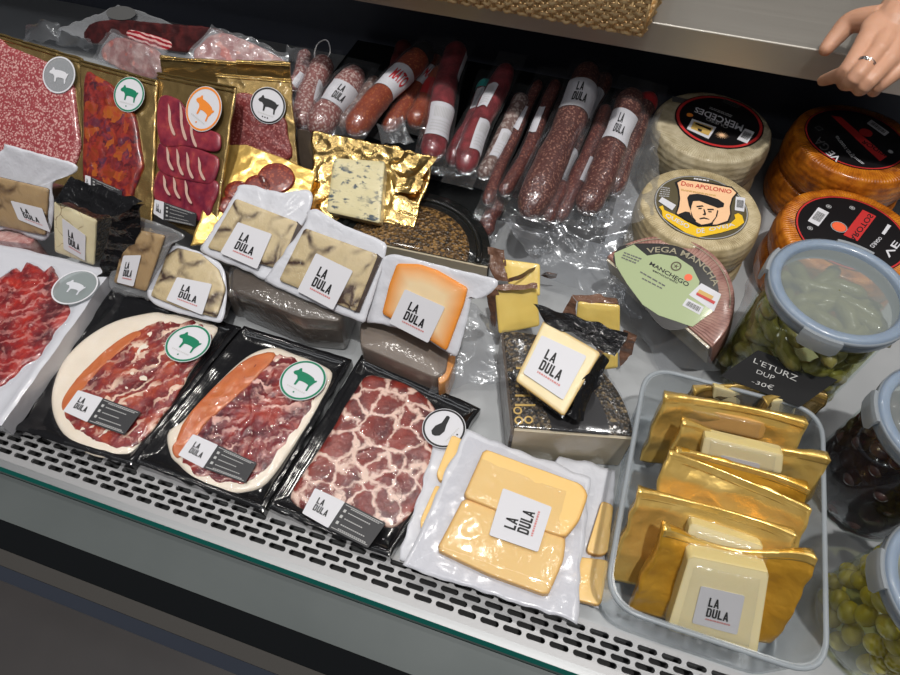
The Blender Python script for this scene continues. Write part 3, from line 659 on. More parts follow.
T3, F3 = tray('black tray of marbled pork neck slices with a black and white round sticker', [(362, 355), (480, 409), (390, 558), (267, 508)], .021, 'tray_black', 3)
o3 = [(367, 375), (383, 377), (405, 383), (430, 400), (438, 417), (437, 440), (431, 465), (417, 507), (400, 523), (387, 527), (365, 519), (345, 509), (318, 512), (300, 508), (290, 497), (297, 482), (313, 458), (333, 427), (350, 397)]
p3 = meat(T3, F3, o3, .014, .0075, 'coppa', 'pork_slices', seed=8, amp=.0015, rag=.015)
vac(T3, F3, o3, .0235, 53)
roundel(T3, F3, (444, 428), (465, 434), (460, 412), .0285, MT['ink'], dots=3, em=[(-1, .2), (-.8, .45), (-.3, .5), (.2, .3), (.9, .42), (1, .3), (.95, .12), (.3, -.1), (-.2, -.35), (-.7, -.3), (-.95, -.05)])
info_label(T3, F3, [(315, 488), (345, 502), (328, 528), (302, 513)], [(386, 523), (368, 548)], .0285)
# white tray lying over the edge of the first black one
tl = at(112, 272, .05); br = at(1, 425, .05)
T0, F0 = tray('white tray of red ham strips with a clear frosted round sticker', [(-118, 215), (112, 271), (2, 426), (-160, 372)], .05, 'tray_white', 4, .0012, depth=.03)
o0 = [(0, 277), (14, 267), (22, 272), (28, 262), (39, 267), (45, 272), (52, 266), (59, 281), (53, 293), (60, 302), (71, 306), (70, 318), (66, 323), (57, 330), (48, 345), (38, 359), (24, 366), (11, 377), (2, 384), (-20, 388), (-45, 372), (-60, 340), (-50, 300), (-25, 284)]
meat(T0, F0, o0, .027, .005, 'ham_strips', 'ham_strips', seed=9, rag=.05, amp=.003)
vac(T0, F0, o0, .0345, 54)
cc = (75, 287); c_ = Vector(F0.p(*cc, .0385)); r_ = (Vector(F0.p(95, 291, .0385))-c_).length
s0 = part('round_sticker', prism(ell(r_, r_, 40, c_), .0381, .0385), MT['lid_panel'], T0, smooth=False, label='clear frosted round sticker')
mb = MB(); a_ = ell(r_, r_, 40, c_); b_ = ell(r_*.93, r_*.93, 40, c_); mb.add([(x, y, .0389) for x, y in a_+b_], [(k, (k+1) % 40, 40+(k+1) % 40, 40+k) for k in range(40)])
part('border_ring', mb, MT['sticker'], s0, smooth=False)
part('pig_emblem', polys([PIG], lambda x, y: (c_.x+r_*.5*x, c_.y+r_*.5*y), .0391), MT['white_film'], s0, smooth=False)
# ------------------------------------------------------------------ sliced cheese packs
def slice_pack(label, q, z, slabs, n_film=.012, seed=0, tilt=0, groups=None):
    fr = fr3(q[3], q[2], q[0], z-tilt, z+tilt); fr = Fr(fr.o, fr.u, fr.v)
    t = thing('sliced_cheese_pack', label, 'packaged cheese', fr)
    l = fr.ps(q, .004)
    part('backing_film', sheet([l[3], l[2], l[1], l[0]], 40, 40, lambda s, t_, x, y: .003+crk(.0012, 40, seed)(s, t_, x, y), jit=.005, seed=seed, back=.001), MT['white_film'], t)
    for k, (pl, h) in enumerate(slabs):
        n = .004+k*.003
        o_ = resample(roundpoly(fr.ps(pl, n+h), .006), 60)
        part('cheese_slices', dome(o_, [(1, n), (1.0, n+h*.3), (.985, n+h*.4), (1.0, n+h*.55), (.995, n+h*.85), (.97, n+h), (.93, n+h+.0003), (.6, n+h+.0006), (.3, n+h+.0006)], fn=lambda x, y, s: .0008*noise.noise((x*30, y*30, k+seed))), MT['yellow_slices'], t)
    return t, fr
P1_, FP1 = slice_pack('white backed yellow cheese pack tucked under the front pack, next to the marbled pork tray', [(440, 424), (520, 452), (485, 590), (398, 560)], .022, [([(452, 434), (464, 440), (468, 452), (448, 478), (440, 482), (436, 474)], .008), ([(436, 484), (446, 490), (430, 525), (421, 531), (420, 520)], .008)], seed=11)
P2_, FP2 = slice_pack('white backed yellow cheese pack tucked under the front pack, next to the plastic tub', [(560, 455), (617, 470), (600, 608), (500, 588)], .022, [([(602, 500), (614, 505), (608, 553), (600, 556), (586, 552)], .008), ([(575, 556), (609, 560), (601, 606), (560, 596)], .009)], seed=12)
P0_, FP0 = slice_pack('large pack of yellow cheese slices with a white square sticker, lying over two others', [(467, 429), (590, 478), (576, 622), (402, 565)], .042,
    [(cpx([(250, 232), (350, 268), (500, 333), (560, 352), (552, 420), (505, 528), (330, 465), (168, 388)], 380, 420, 3), .011), (cpx([(312, 84), (450, 135), (605, 190), (627, 222), (600, 300), (558, 352), (500, 335), (350, 270), (248, 228)], 380, 420, 3), .0125)], seed=13)
sticker(P0_, FP0, [(503, 488), (552, 507), (538, 552), (489, 535)], .0215, rot=3)
l = FP0.ps([(470, 432), (588, 480), (574, 619), (405, 563)], .02)
def cover(q, lo, hi):
    return lambda s, t, x, y: lo+(hi-lo)*min(1, 6*min(s, 1-s, t, 1-t))+crk(.0008, 22, 5)(s, t, x, y)
part('clear_film', sheet([l[3], l[2], l[1], l[0]], 50, 50, cover(l, .006, .0205), jit=.004, seed=3), MT['taut_film'], P0_)
# ------------------------------------------------------------------ clear plastic tub
zr = .12
c = [at(602, 614, zr), at(829, 668, zr), at(822, 403, zr), at(646, 373, zr)]
print('tub', [tuple(round(x, 3) for x in v) for v in c])
tx0 = (c[0].x+c[3].x)/2; tx1 = (c[1].x+c[2].x)/2; ty0 = (c[0].y+c[1].y)/2; ty1 = (c[2].y+c[3].y)/2
tcx, tcy = (tx0+tx1)/2, (ty0+ty1)/2; hw, hd = (tx1-tx0)/2, (ty1-ty0)/2
tub = thing('plastic_tub', 'clear rectangular plastic tub holding gold cheese packs', 'tub', flatw(tcx, tcy, .0))
def rr(w, d, r): return roundpoly([(-w, -d), (w, -d), (w, d), (-w, d)], r, 7)
mb = MB(); rings = [(.93, 0.001, .04), (.945, .0015, .045), (.955, .01, .045), (.985, .108, .045), (.985, .114, .045), (1.0, .116, .045), (1.0, zr, .045), (.97, zr, .045), (.968, .112, .045), (.94, .012, .043), (.92, .004, .04)]
v = []; m = None
for k, z, r in rings:
    o_ = rr(hw*k if k < .99 else hw, hd*(1-(1-k)*.75), r); m = len(o_); v += [(x, y, z) for x, y in o_]
f = []
for i in range(len(rings)-1):
    for j in range(m): f.append((i*m+j, i*m+(j+1) % m, (i+1)*m+(j+1) % m, (i+1)*m+j))
f.append(tuple(range(m))); f.append(tuple(range((len(rings)-1)*m, len(rings)*m)))
mb.add(v, f); part('tub_body', mb, MT['tub_plastic'], tub, auto=40)
o_ = rr(hw, hd*.999, .045); part('rim', tube([(x, y, zr-.002) for x, y in o_+o_[:1]], .0032, 8, cap=False), MT['clip_plastic'], tub, label='thick translucent rim')
# gold packs standing in the tub, each leaning back against the next
def gold_pack(label, TL, TR, zt, L, dv, cheese=None, seed=0, dip=0.0, stk=None, cmat='cream_block', film='gold_film', ch=.02, wob=.004, front=True, taper=0.0, wing=.012):
    a = at(*TL, zt); b_ = at(*TR, zt); u = (b_-a).normalized(); d = Vector(dv).normalized()
    w = (b_-a).length
    fr = Fr(a+d*L, u, -d)
    t = thing('gold_cheese_pack', label, 'packaged cheese', fr, None)
    ll = fr.loc(a); rl = fr.loc(b_)
    q = [(taper*w, 0), (w*(1-taper), 0), (rl.x, rl.y), (ll.x, ll.y)]
    def fn(s, tt, x, y):
        return wob*noise.noise((x*14+seed, y*14, seed))*tt+(.0045+fold(.0055, 15, seed)(s, tt, x, y))*min(1, 5*(1-tt)+.25)+wing*abs(2*s-1)**4*min(1, 3*tt)
    def dipq(mbv):
        out = []
        for (x, y, z) in mbv:
            s = x/w; t_ = y/L; k = max(0, min(1, t_)); out.append((x, y-dip*math.sin(PI*max(0, min(1, s)))*k**2, z))
        return out
    mb = sheet(q, 44, 40, fn, jit=.004, seed=seed, back=-.0015); mb.v = dipq(mb.v)
    part('gold_backing', mb, MT[film], t)
    # heat seal along the top edge
    mb = sheet([(bil(q, .0, .93)), (bil(q, 1, .93)), (bil(q, 1, 1)), (bil(q, 0, 1))], 44, 6, lambda s, tt, x, y: .0014+.0006*math.cos(tt*PI*6)+wob*noise.noise((x*14+seed, y*14, seed))*y/L+(.0045+fold(.0055, 15, seed)(s, tt, x, y))*.3+wing*abs(2*s-1)**4, back=-.002); mb.v = dipq(mb.v)
    part('seal_strip', mb, MT['gold_film'], t)
    if cheese:
        l = [Vector(x) for x in fr.ps(cheese, ch)]
        o_ = resample(roundpoly([tuple(x) for x in l], .004), 64)
        part('cheese_block', dome(o_, [(1, .001), (1, ch*.9), (.985, ch), (.95, ch+.0003), (.6, ch+.0004), (.3, ch+.0004)]), MT[cmat], t, auto=50)
        if stk: sticker(t, fr, stk, ch+.0015)
        if front:
            c_ = cen([tuple(x) for x in l])
            k = [tuple(c_+(x-c_)*1.07) for x in l]
            part('clear_film', sheet([k[3], k[2], k[1], k[0]], 30, 30, lambda s, tt, x, y: .002+(ch+.0015)*min(1, 7*min(s, 1-s, tt, 1-tt))+crk(.0008, 40, seed)(s, tt, x, y), jit=.003, seed=seed), MT['clear_film'], t)
    return t, fr
dv = (0, -.75, -1)
gold_pack('gold pack with a speckled brown cheese slab near the back of the tub', (664, 391), (804, 417), .138, .125, (0, -.45, -1), [(684, 405), (768, 424), (762, 440), (678, 422)], 1, film='gold_film', cmat='amber_cheese', wob=.008, ch=.008)
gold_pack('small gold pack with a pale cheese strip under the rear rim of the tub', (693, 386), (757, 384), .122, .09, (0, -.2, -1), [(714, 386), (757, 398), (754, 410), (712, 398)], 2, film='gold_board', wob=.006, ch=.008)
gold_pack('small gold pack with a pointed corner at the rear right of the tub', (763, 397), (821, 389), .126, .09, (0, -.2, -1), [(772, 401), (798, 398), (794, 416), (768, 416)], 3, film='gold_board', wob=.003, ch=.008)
gold_pack('gold pack with a half hidden white sticker, in the middle of the tub', (682, 417), (828, 453), .138, .12, (0, -.45, -1), [(704, 436), (784, 455), (782, 474), (700, 456)], 4, dip=.012, stk=[(721, 455), (760, 464), (757, 492), (717, 483)], wob=.006)
gold_pack('thin gold pack seen edge on, behind the plain gold one', (676, 446), (808, 483), .138, .125, (0, -.5, -1), None, 5, film='gold_deep')
gold_pack('plain gold pack with no sticker showing, turned back to the front', (669, 449), (809, 505), .142, .15, (0, -.95, -1), None, 6, wob=.002)
gold_pack('gold pack right behind the front one with its cheese showing above it', (638, 486), (794, 529), .14, .14, (0, -.75, -1), [(690, 522), (764, 546), (752, 596), (676, 575)], 7, dip=.0, film='gold_film')
gold_pack('front gold pack in the tub, with a white square sticker on its pale cheese', (664, 519), (813, 550), .152, .15, (0, -.62, -1), [(689, 555), (770, 572), (757, 657), (666, 630)], 8, dip=.022, stk=[(701, 586), (745, 596), (737, 635), (692, 623)], film='gold_deep', ch=.026, taper=-.02, wing=.014)
# ------------------------------------------------------------------ cheese wheels
def wheel_body(R, h, bulge=.004, seed=0, n=96):
    prof = [(.001, 0), (R*.9, 0), (R*.985, .003), (R+bulge*.6, h*.2), (R+bulge, h*.5), (R+bulge*.6, h*.8), (R*.99, h-.004), (R*.965, h-.0005), (R*.9, h), (R*.5, h), (.001, h)]
    mb = lathe(prof, n)
    mb.v = [(x*(1+.006*noise.noise((x*30, y*30, z*40+seed))), y*(1+.006*noise.noise((x*30, y*30, z*40+seed))), max(.0015, z+.0012*noise.noise((x*60, y*60, seed)))) for x, y, z in mb.v]
    return mb
def disc(r, n, mb=None, c=(0, 0), seg=56): return prism(ell(r, r, seg, c), n-.0006, n, mb)
def ringm(r0, r1, n, mb=None, c=(0, 0), seg=64):
    mb = mb or MB(); o = ell(r1, r1, seg, c); i = ell(r0, r0, seg, c)
    return mb.add([(p[0], p[1], n) for p in o+i], [(k, (k+1) % seg, seg+(k+1) % seg, seg+k) for k in range(seg)])
def barcode(par, q, n, name='barcode_patch'):
    s = part(name, prism(roundpoly(q, .001), n-.0003, n), MT['sticker'], par, smooth=False); mp = qmap(q); ps = []
    x = .14
    for i in range(14):
        w = .018+.03*((i*7) % 3)/2; ps.append([(x, .22), (x+w, .22), (x+w, .78), (x, .78)]); x += w+.022
    part('barcode_lines', polys(ps, mp, n+.0004), MT['dim_grey'], s, smooth=False); return s
def wheel(label, px, z, R, h, mat, rot=0, lower=None, group=None):
    fr = flatw(px[0], px[1], z-h, rot)
    t = thing('whole_cheese', label, 'cheese', fr, group)
    part('rind', wheel_body(R, h, seed=px[0]*10), MT[mat], t); return t, fr
def fine_lines(mp, rows, cols=9):
    ps = []
    for r in range(rows):
        x = 0; y = r/rows
        for k in range(cols):
            w = (.5+.5*((k*5+r*3) % 4)/3)/cols; ps.append([(x, y), (min(1, x+w*.8), y), (min(1, x+w*.8), y+.5/rows), (x, y+.5/rows)]); x += w
            if x > .95: break
    return ps
# ---- beige wheel with the man in a beret
Rd = .103; hz = .075; zd = .15
wheel('beige cheese wheel under the one with the beret portrait label', (.160, .905), zd-hz, Rd, hz, 'straw_rind')
tD, fD = wheel('straw coloured cheese wheel with a portrait label of a man in a beret', (.160, .905), zd, Rd, hz, 'straw_rind')
n = hz+.0012
lab = part('round_label', disc(.0795, n), MT['olive'], tD, smooth=False)
part('pale_edge', ringm(.0765, .0782, n+.0004), MT['silver_ink'], lab, smooth=False)
Q = fD.ps
P = lambda pts: Q([(640+x/6.43, 160+y/6.43) for x, y in pts], n)
shield_o = [(222, 145), (270, 120), (345, 128), (450, 145), (590, 172), (632, 215), (600, 250), (585, 300), (588, 350), (570, 400), (500, 425), (380, 435), (300, 400), (225, 350), (240, 300), (248, 250), (240, 190)]
part('shield_outline', face(P(shield_o), n+.0004), MT['ink'], lab, smooth=False)
shield_i = [(240, 148), (272, 130), (345, 138), (450, 156), (585, 182), (618, 213), (590, 245), (575, 300), (578, 348), (562, 392), (497, 415), (380, 425), (305, 392), (236, 345), (252, 300), (258, 250), (251, 190)]
part('shield', face(P(shield_i), n+.0007), MT['cream_ink'], lab, smooth=False)
port = part('portrait', face(P([(315, 270), (380, 262), (440, 290), (495, 310), (500, 340), (475, 385), (450, 410), (395, 418), (350, 400), (325, 360), (315, 310)]), n+.0010), MT['cream_ink'], lab, smooth=False)
part('beret', face(P([(302, 245), (318, 225), (370, 220), (430, 232), (500, 255), (540, 282), (535, 305), (500, 312), (440, 290), (380, 266), (340, 268), (330, 300), (325, 330), (314, 300)]), n+.0013), MT['ink'], port, smooth=False)
mb = MB()
for pl in ([(245, 352), (290, 335), (318, 340), (330, 372), (360, 402), (395, 420), (440, 412), (470, 400), (465, 420), (380, 428), (300, 395)], [(360, 300), (400, 295), (408, 303), (365, 308)], [(430, 318), (470, 318), (475, 326), (435, 327)], [(372, 312), (395, 312), (396, 319), (375, 320)], [(436, 332), (460, 334), (458, 341), (438, 339)],
           [(405, 320), (412, 345), (400, 356), (418, 360), (424, 352), (414, 322)], [(380, 378), (410, 372), (440, 382), (445, 388), (410, 381), (384, 386)], [(325, 330), (340, 372), (360, 395), (350, 398), (328, 365)], [(495, 325), (485, 370), (460, 400), (470, 402), (495, 365), (502, 330)]):
    face(P(pl), n+.0016, mb)
part('portrait_lines', mb, MT['ink'], port, smooth=False)
part('yellow_ribbon', face(P([(122, 305), (145, 295), (155, 325), (225, 355), (300, 400), (375, 435), (480, 430), (580, 410), (612, 380), (605, 355), (630, 345), (655, 360), (668, 405), (648, 420), (620, 440), (520, 470), (375, 500), (290, 470), (200, 410), (145, 370), (140, 330)]), n+.0012), MT['yellow_ink'], lab, smooth=False)
def tq(txt, tl, tr, br, bl, mat, par, fr_P=P, nn=None, bold=.012, name='lettering'):
    return part(name, text(txt, qmap(fr_P([tl, tr, br, bl])), nn, bold=bold), MT[mat], par, smooth=False)
tq('Don APOLONIO', (268, 138), (590, 196), (584, 220), (262, 166), 'label_red', lab, nn=n+.0012)
tq('QUESO', (170, 345), (320, 422), (304, 452), (158, 372), 'sticker', lab, nn=n+.0016); tq('DE', (362, 446), (412, 444), (414, 472), (362, 476), 'sticker', lab, nn=n+.0016); tq('OVEJA', (440, 440), (600, 408), (612, 432), (446, 470), 'sticker', lab, nn=n+.0016)
part('fine_print', polys(fine_lines(None, 2, 12), sub_map(qmap(P([(262, 186), (570, 240), (568, 250), (262, 198)])), 0, 1, 0, 1), n+.0012), MT['gold_ink'], lab, smooth=False)
part('fine_print', polys(fine_lines(None, 5, 4), qmap(P([(140, 165), (215, 180), (215, 240), (120, 235)])), n+.0005), MT['silver_ink'], lab, smooth=False)
part('fine_print', polys(fine_lines(None, 1, 5), qmap(P([(350, 108), (490, 130), (486, 146), (345, 124)])), n+.0005), MT['sticker'], lab, smooth=False)
barcode(lab, P([(615, 238), (676, 246), (668, 335), (608, 325)]), n+.0010)
part('date_patch', prism(P([(140, 243), (230, 295), (205, 328), (118, 270)]), n+.0008, n+.0018), MT['sticker'], lab, smooth=False)
# ---- dark label wheel
Rm = .112; zm = .15; hm = .075
wheel('beige cheese wheel lying under the one with the red edged black label', (.161, 1.146), zm-hm, Rm, hm, 'beige_rind')
tM, fM = wheel('beige cheese wheel with a black label edged in red, half in shade', (.161, 1.146), zm, Rm, hm, 'beige_rind')
n = hm+.0012; Q = fM.ps
cM = fM.p(719, 121, n); rM = (Vector(fM.p(764, 136, n))-Vector(fM.p(676.5, 112, n))).length/2
P = lambda pts: fM.ps([(640+x/6.43, 70+y/6.43) for x, y in pts], n)
lab = part('round_label', disc(rM, n, c=cM), MT['label_black'], tM, smooth=False)
part('red_edge', ringm(rM*.9, rM*.965, n+.0004, c=cM), MT['label_red'], lab, smooth=False)
def star(c, r, k=16):
    return [(c[0]+(r if i % 2 else r*.28)*math.cos(PI*i/k), c[1]+(r if i % 2 else r*.28)*math.sin(PI*i/k)) for i in range(2*k)]
sc_ = fM.p(640+525/6.43, 70+420/6.43, n); part('star_mark', face(star(sc_, .0135), n+.0005), MT['cream_ink'], lab, smooth=False)
cut = [(300, 380), (335, 315), (490, 370), (440, 445)]
ph = part('picture_patch', prism(P(cut), n+.0002, n+.0008), MT['sticker'], lab, smooth=False)
part('picture_field', face(P([(325, 378), (345, 332), (470, 375), (438, 425)]), n+.0012), MT['gold_ink'], ph, smooth=False)
part('picture_bar', face(P([(350, 350), (360, 343), (458, 380), (450, 392)]), n+.0016), MT['ink'], ph, smooth=False); part('picture_bar', face(P([(368, 378), (398, 388), (392, 402), (372, 393)]), n+.0016), MT['ink'], ph, smooth=False)
barcode(lab, P([(675, 378), (736, 402), (688, 475), (622, 448)]), n+.0010)
tq('MERCEDES', (650, 398), (345, 270), (360, 238), (668, 355), 'sticker', lab, P, n+.0006); tq('QUESO', (560, 380), (420, 322), (428, 302), (568, 358), 'silver_ink', lab, P, n+.0006)
part('orange_dot', prism(ell(.0062, .0062, 24, fM.p(640+320/6.43, 70+290/6.43, n)), n, n+.0006), MT['orange_ink'], lab, smooth=False)
part('fine_print', polys(fine_lines(None, 3, 7), qmap(P([(545, 178), (690, 245), (672, 268), (530, 205)])), n+.0005), MT['dim_grey'], lab, smooth=False)
part('fine_print', polys(fine_lines(None, 2, 8), qmap(P([(450, 232), (650, 310), (640, 328), (445, 248)])), n+.0005), MT['silver_ink'], lab, smooth=False)
part('date_patch', prism(fM.ps([(672.5, 96), (687, 99), (687, 104), (672, 101)], n), n-.0008, n), MT['dim_grey'], tM, smooth=False)
# ---- orange wheels
def orange_label(t, fr, n, c, r, P, back):
    lab = part('round_label', disc(r, n, c=c), MT['label_black'], t, smooth=False)
    part('red_edge', ringm(r*.955, r*.985, n+.0004, c=c), MT['label_red'], lab, smooth=False)
    return lab
zo, ho, Ro = .13, .065, .114
wheel('orange cheese wheel under the front orange one, close to the gherkin jar', (.415, .945), zo-ho, Ro, ho, 'orange_wheel_rind')
tO, fO = wheel('front orange cheese wheel with a black label, partly hidden by the gherkin jar lid', (.415, .945), zo, Ro, ho, 'orange_wheel_rind')
n = ho+.0012; P = lambda pts: fO.ps([(740+x/5.625, 180+y/5.625) for x, y in pts], n)
lab = orange_label(tO, fO, n, (0, 0), .091, P, 0)
part('red_dot', prism(ell(.0115, .0115, 28, P([(556, 265)])[0]), n, n+.0008), MT['orange_dot'], lab, smooth=False); part('dot_ring', ringm(.0122, .0136, n+.0006, c=P([(556, 265)])[0]), MT['silver_ink'], lab, smooth=False)
barcode(lab, P([(440, 155), (500, 185), (440, 262), (380, 232)]), n+.0009)
rp = part('red_panel', face(P([(690, 168), (765, 205), (660, 345), (580, 310)]), n+.0006), MT['label_red'], lab, smooth=False)
tq('AROTOS', (640, 352), (752, 205), (722, 190), (608, 335), 'ink', rp, P, n+.001)
tq('VE', (838, 440), (905, 360), (868, 340), (800, 420), 'sticker', lab, P, n+.0006); tq('CURADO', (750, 385), (800, 330), (783, 320), (725, 372), 'sticker', lab, P, n+.0006)
for (x, y) in ((498, 150), (630, 158), (393, 272)): part('round_mark', ringm(.0035, .0048, n+.0006, c=P([(x, y)])[0], seg=20), MT['silver_ink'], lab, smooth=False)
for (x, y) in ((498, 150), (630, 158), (393, 272)): part('round_mark', face(ell(.0024, .0024, 12, P([(x, y)])[0]), n+.0006), MT['silver_ink'], lab, smooth=False)
part('white_stroke', face(P([(830, 250), (850, 258), (812, 310), (795, 302)]), n+.0006), MT['sticker'], lab, smooth=False)
zo, ho = .15, .075
wheel('orange cheese wheel under the shaded orange one at the back', (.428, 1.185), zo-ho,   .118, ho, 'orange_wheel_rind')
tB, fB = wheel('back orange cheese wheel with a black label, mostly in shade below the hand', (.428, 1.185), zo,   .118, ho, 'orange_wheel_rind')
n = ho+.0012; P = lambda pts: fB.ps([(760+x/6.43, 90+y/6.43) for x, y in pts], n)
cB = fB.p(855, 138, n)
lab = orange_label(tB, fB, n, cB, .0915, P, 1)
rp = part('red_panel', face(P([(455, 165), (520, 175), (815, 430), (770, 460)]), n+.0006), MT['label_red'], lab, smooth=False)
tq('ISIDOR', (800, 430), (640, 335), (668, 325), (815, 405), 'ink', rp, P, n+.001)
part('red_dot', prism(ell(.012, .012, 28, P([(680, 275)])[0]), n, n+.0008), MT['label_red'], lab, smooth=False)
barcode(lab, P([(715, 192), (830, 275), (800, 298), (685, 215)]), n+.0009)
tq('VE', (490, 465), (420, 408), (460, 390), (525, 440), 'sticker', lab, P, n+.0006); tq('GA', (410, 400), (335, 330), (385, 300), (455, 370), 'dim_grey', lab, P, n+.0006)  # GA in dim grey: the shadow across the word is in its colour
tq('gran reserva', (590, 440), (480, 300), (510, 295), (610, 420), 'silver_ink', lab, P, n+.0006)
part('square_mark', ringm(.006, .009, n+.0006, c=P([(378, 248)])[0], seg=4), MT['dim_grey'], lab, smooth=False)
part('fine_print', polys(fine_lines(None, 2, 6), qmap(P([(610, 425), (695, 490), (685, 500), (600, 435)])), n+.0006), MT['sticker'], lab, smooth=False)
part('round_mark', face(ell(.005, .005, 16, P([(838, 398)])[0]), n+.0006), MT['silver_ink'], lab, smooth=False)
# ---- half wheel with the pale green label, lying in clear film
zv, hv = .105, .085
a, b_ = at(607, 257, zv), at(711, 347, zv); c_ = at(738, 288, .145)
frV = Fr((a+b_)/2, b_-a, c_-(a+b_)/2); frV = Fr(frV.o-frV.n*hv, frV.u, frV.v); RV = (b_-a).length/2
tV = thing('half_cheese', 'half cheese wheel with a pale green and black label in crinkled clear film', 'cheese', frV)
def half(R, h, a0=0, a1=PI, k=40):
    o_ = [(R*math.cos(a0+(a1-a0)*i/k), R*math.sin(a0+(a1-a0)*i/k)) for i in range(k+1)]
    if a1-a0 < PI-.01: o_.append((0, 0))
    return o_
def half_body(o_, h, r=.006):
    c_ = cen(o_); o2 = resample(o_, 110)
    return dome(o2, [(.97, .0018), (1, .004), (1.008, h*.5), (1, h-r), (.985, h-.001), (.96, h), (.5, h)], c=c_)
RVy = RV*1.02
part('rind', half_body(half(RVy, hv), hv), MT['reddish_rind'], tV, auto=50)
part('cut_face', prism([(-RV*.985, -.0035), (RV*.985, -.0035), (RV*.985, .003), (-RV*.985, .003)], .004, hv-.004), MT['cut_white'], tV, smooth=False)
n = hv+.001; P = lambda pts: frV.ps([(600+x/5.625, 230+y/5.625) for x, y in pts], n)
lab = part('half_label', face(catmull(P([(190, 78), (260, 75), (360, 78), (460, 100), (560, 165), (640, 250), (665, 320), (660, 370), (600, 430), (540, 500), (470, 555), (380, 560), (320, 520), (240, 420), (150, 300), (90, 200), (75, 150), (110, 95)]), 4), n), MT['label_black'], tV, smooth=False)
part('green_panel', face(P([(80, 130), (190, 82), (265, 145), (330, 135), (430, 150), (520, 210), (560, 290), (555, 310), (680, 375), (640, 455), (520, 545), (330, 480), (240, 420), (150, 300), (90, 200)]), n+.0005), MT['pale_green'], lab, smooth=False)
part('gold_edge', polys([[(x/20, 0), ((x+1)/20, 0), ((x+1)/20, 1), (x/20, 1)] for x in range(20)], arcmap((0, RV*.0), RV*.955, RV*.965, PI*.9, PI*.2), n+.0007), MT['dull_gold'], lab, smooth=False)
part('lettering', text('VEGA MANCHA', arcmap(frV.p(600+320/5.625, 230+400/5.625, n), (Vector(P([(430, 138)])[0])-Vector(P([(320, 400)])[0])).length, (Vector(P([(445, 108)])[0])-Vector(P([(320, 400)])[0])).length, *[math.atan2(*(lambda d: (d.y, d.x))(Vector(P([q])[0])-Vector(P([(320, 400)])[0]))) for q in ((262, 110), (640, 318))]), n+.0008), MT['dull_gold'], lab, smooth=False)
tq('MANCHEGO', (288, 178), (505, 300), (492, 322), (276, 196), 'ink', lab, P, n+.0009, bold=.02)
tq('semicurado', (300, 220), (440, 292), (434, 304), (295, 232), 'ink', lab, P, n+.0009)
for q in (((230, 225), (440, 345), (434, 360), (226, 240)), ((240, 262), (410, 350), (404, 362), (236, 276)), ((140, 118), (270, 165), (240, 208), (120, 158))):
    part('fine_print', polys(fine_lines(None, 3 if q[0][0] == 140 else 1, 6), qmap(P(q)), n+.0009), MT['dim_grey'], lab, smooth=False)
part('crest', ringm(.006, .0085, n+.0009, c=P([(428, 205)])[0]), MT['olive'], lab, smooth=False); part('crest', face(star(P([(428, 205)])[0], .0055, 5), n+.0009), MT['olive'], lab, smooth=False)
part('orange_dot', face(ell(.0062, .0062, 20, P([(497, 268)])[0]), n+.001), MT['orange_dot'], lab, smooth=False)
wp = part('picture_patch', face(P([(570, 300), (682, 362), (640, 460), (500, 365)]), n+.0008), MT['sticker'], lab, smooth=False)
part('picture_field', face(P([(560, 335), (640, 375), (622, 402), (540, 362)]), n+.0012), MT['gold_ink'], wp, smooth=False); part('picture_bar', face(P([(545, 352), (650, 405), (640, 420), (540, 365)]), n+.0014), MT['label_red'], wp, smooth=False)
barcode(lab, P([(490, 385), (585, 435), (560, 478), (462, 425)]), n+.0010)
# crinkled bag round the half wheel
def bag(par, q, z, seed, mat='bag_film', amp=.006, sc=16, nu=46, name='clear_bag', rise=None, jit=.008):
    """q = TL,TR,BR,BL pixels, each with its own height"""
    w = [at(x, y, zz) for (x, y), zz in zip(q, z)]; inv = par.matrix_world.inverted() if par else Matrix()
    w = [inv @ p for p in w]
    return part(name, sheet([w[3], w[2], w[1], w[0]], nu, nu, lambda s, t, x, y: fold(amp, sc, seed)(s, t, x, y)+(rise(s, t) if rise else 0), jit=jit, seed=seed), MT[mat], par)
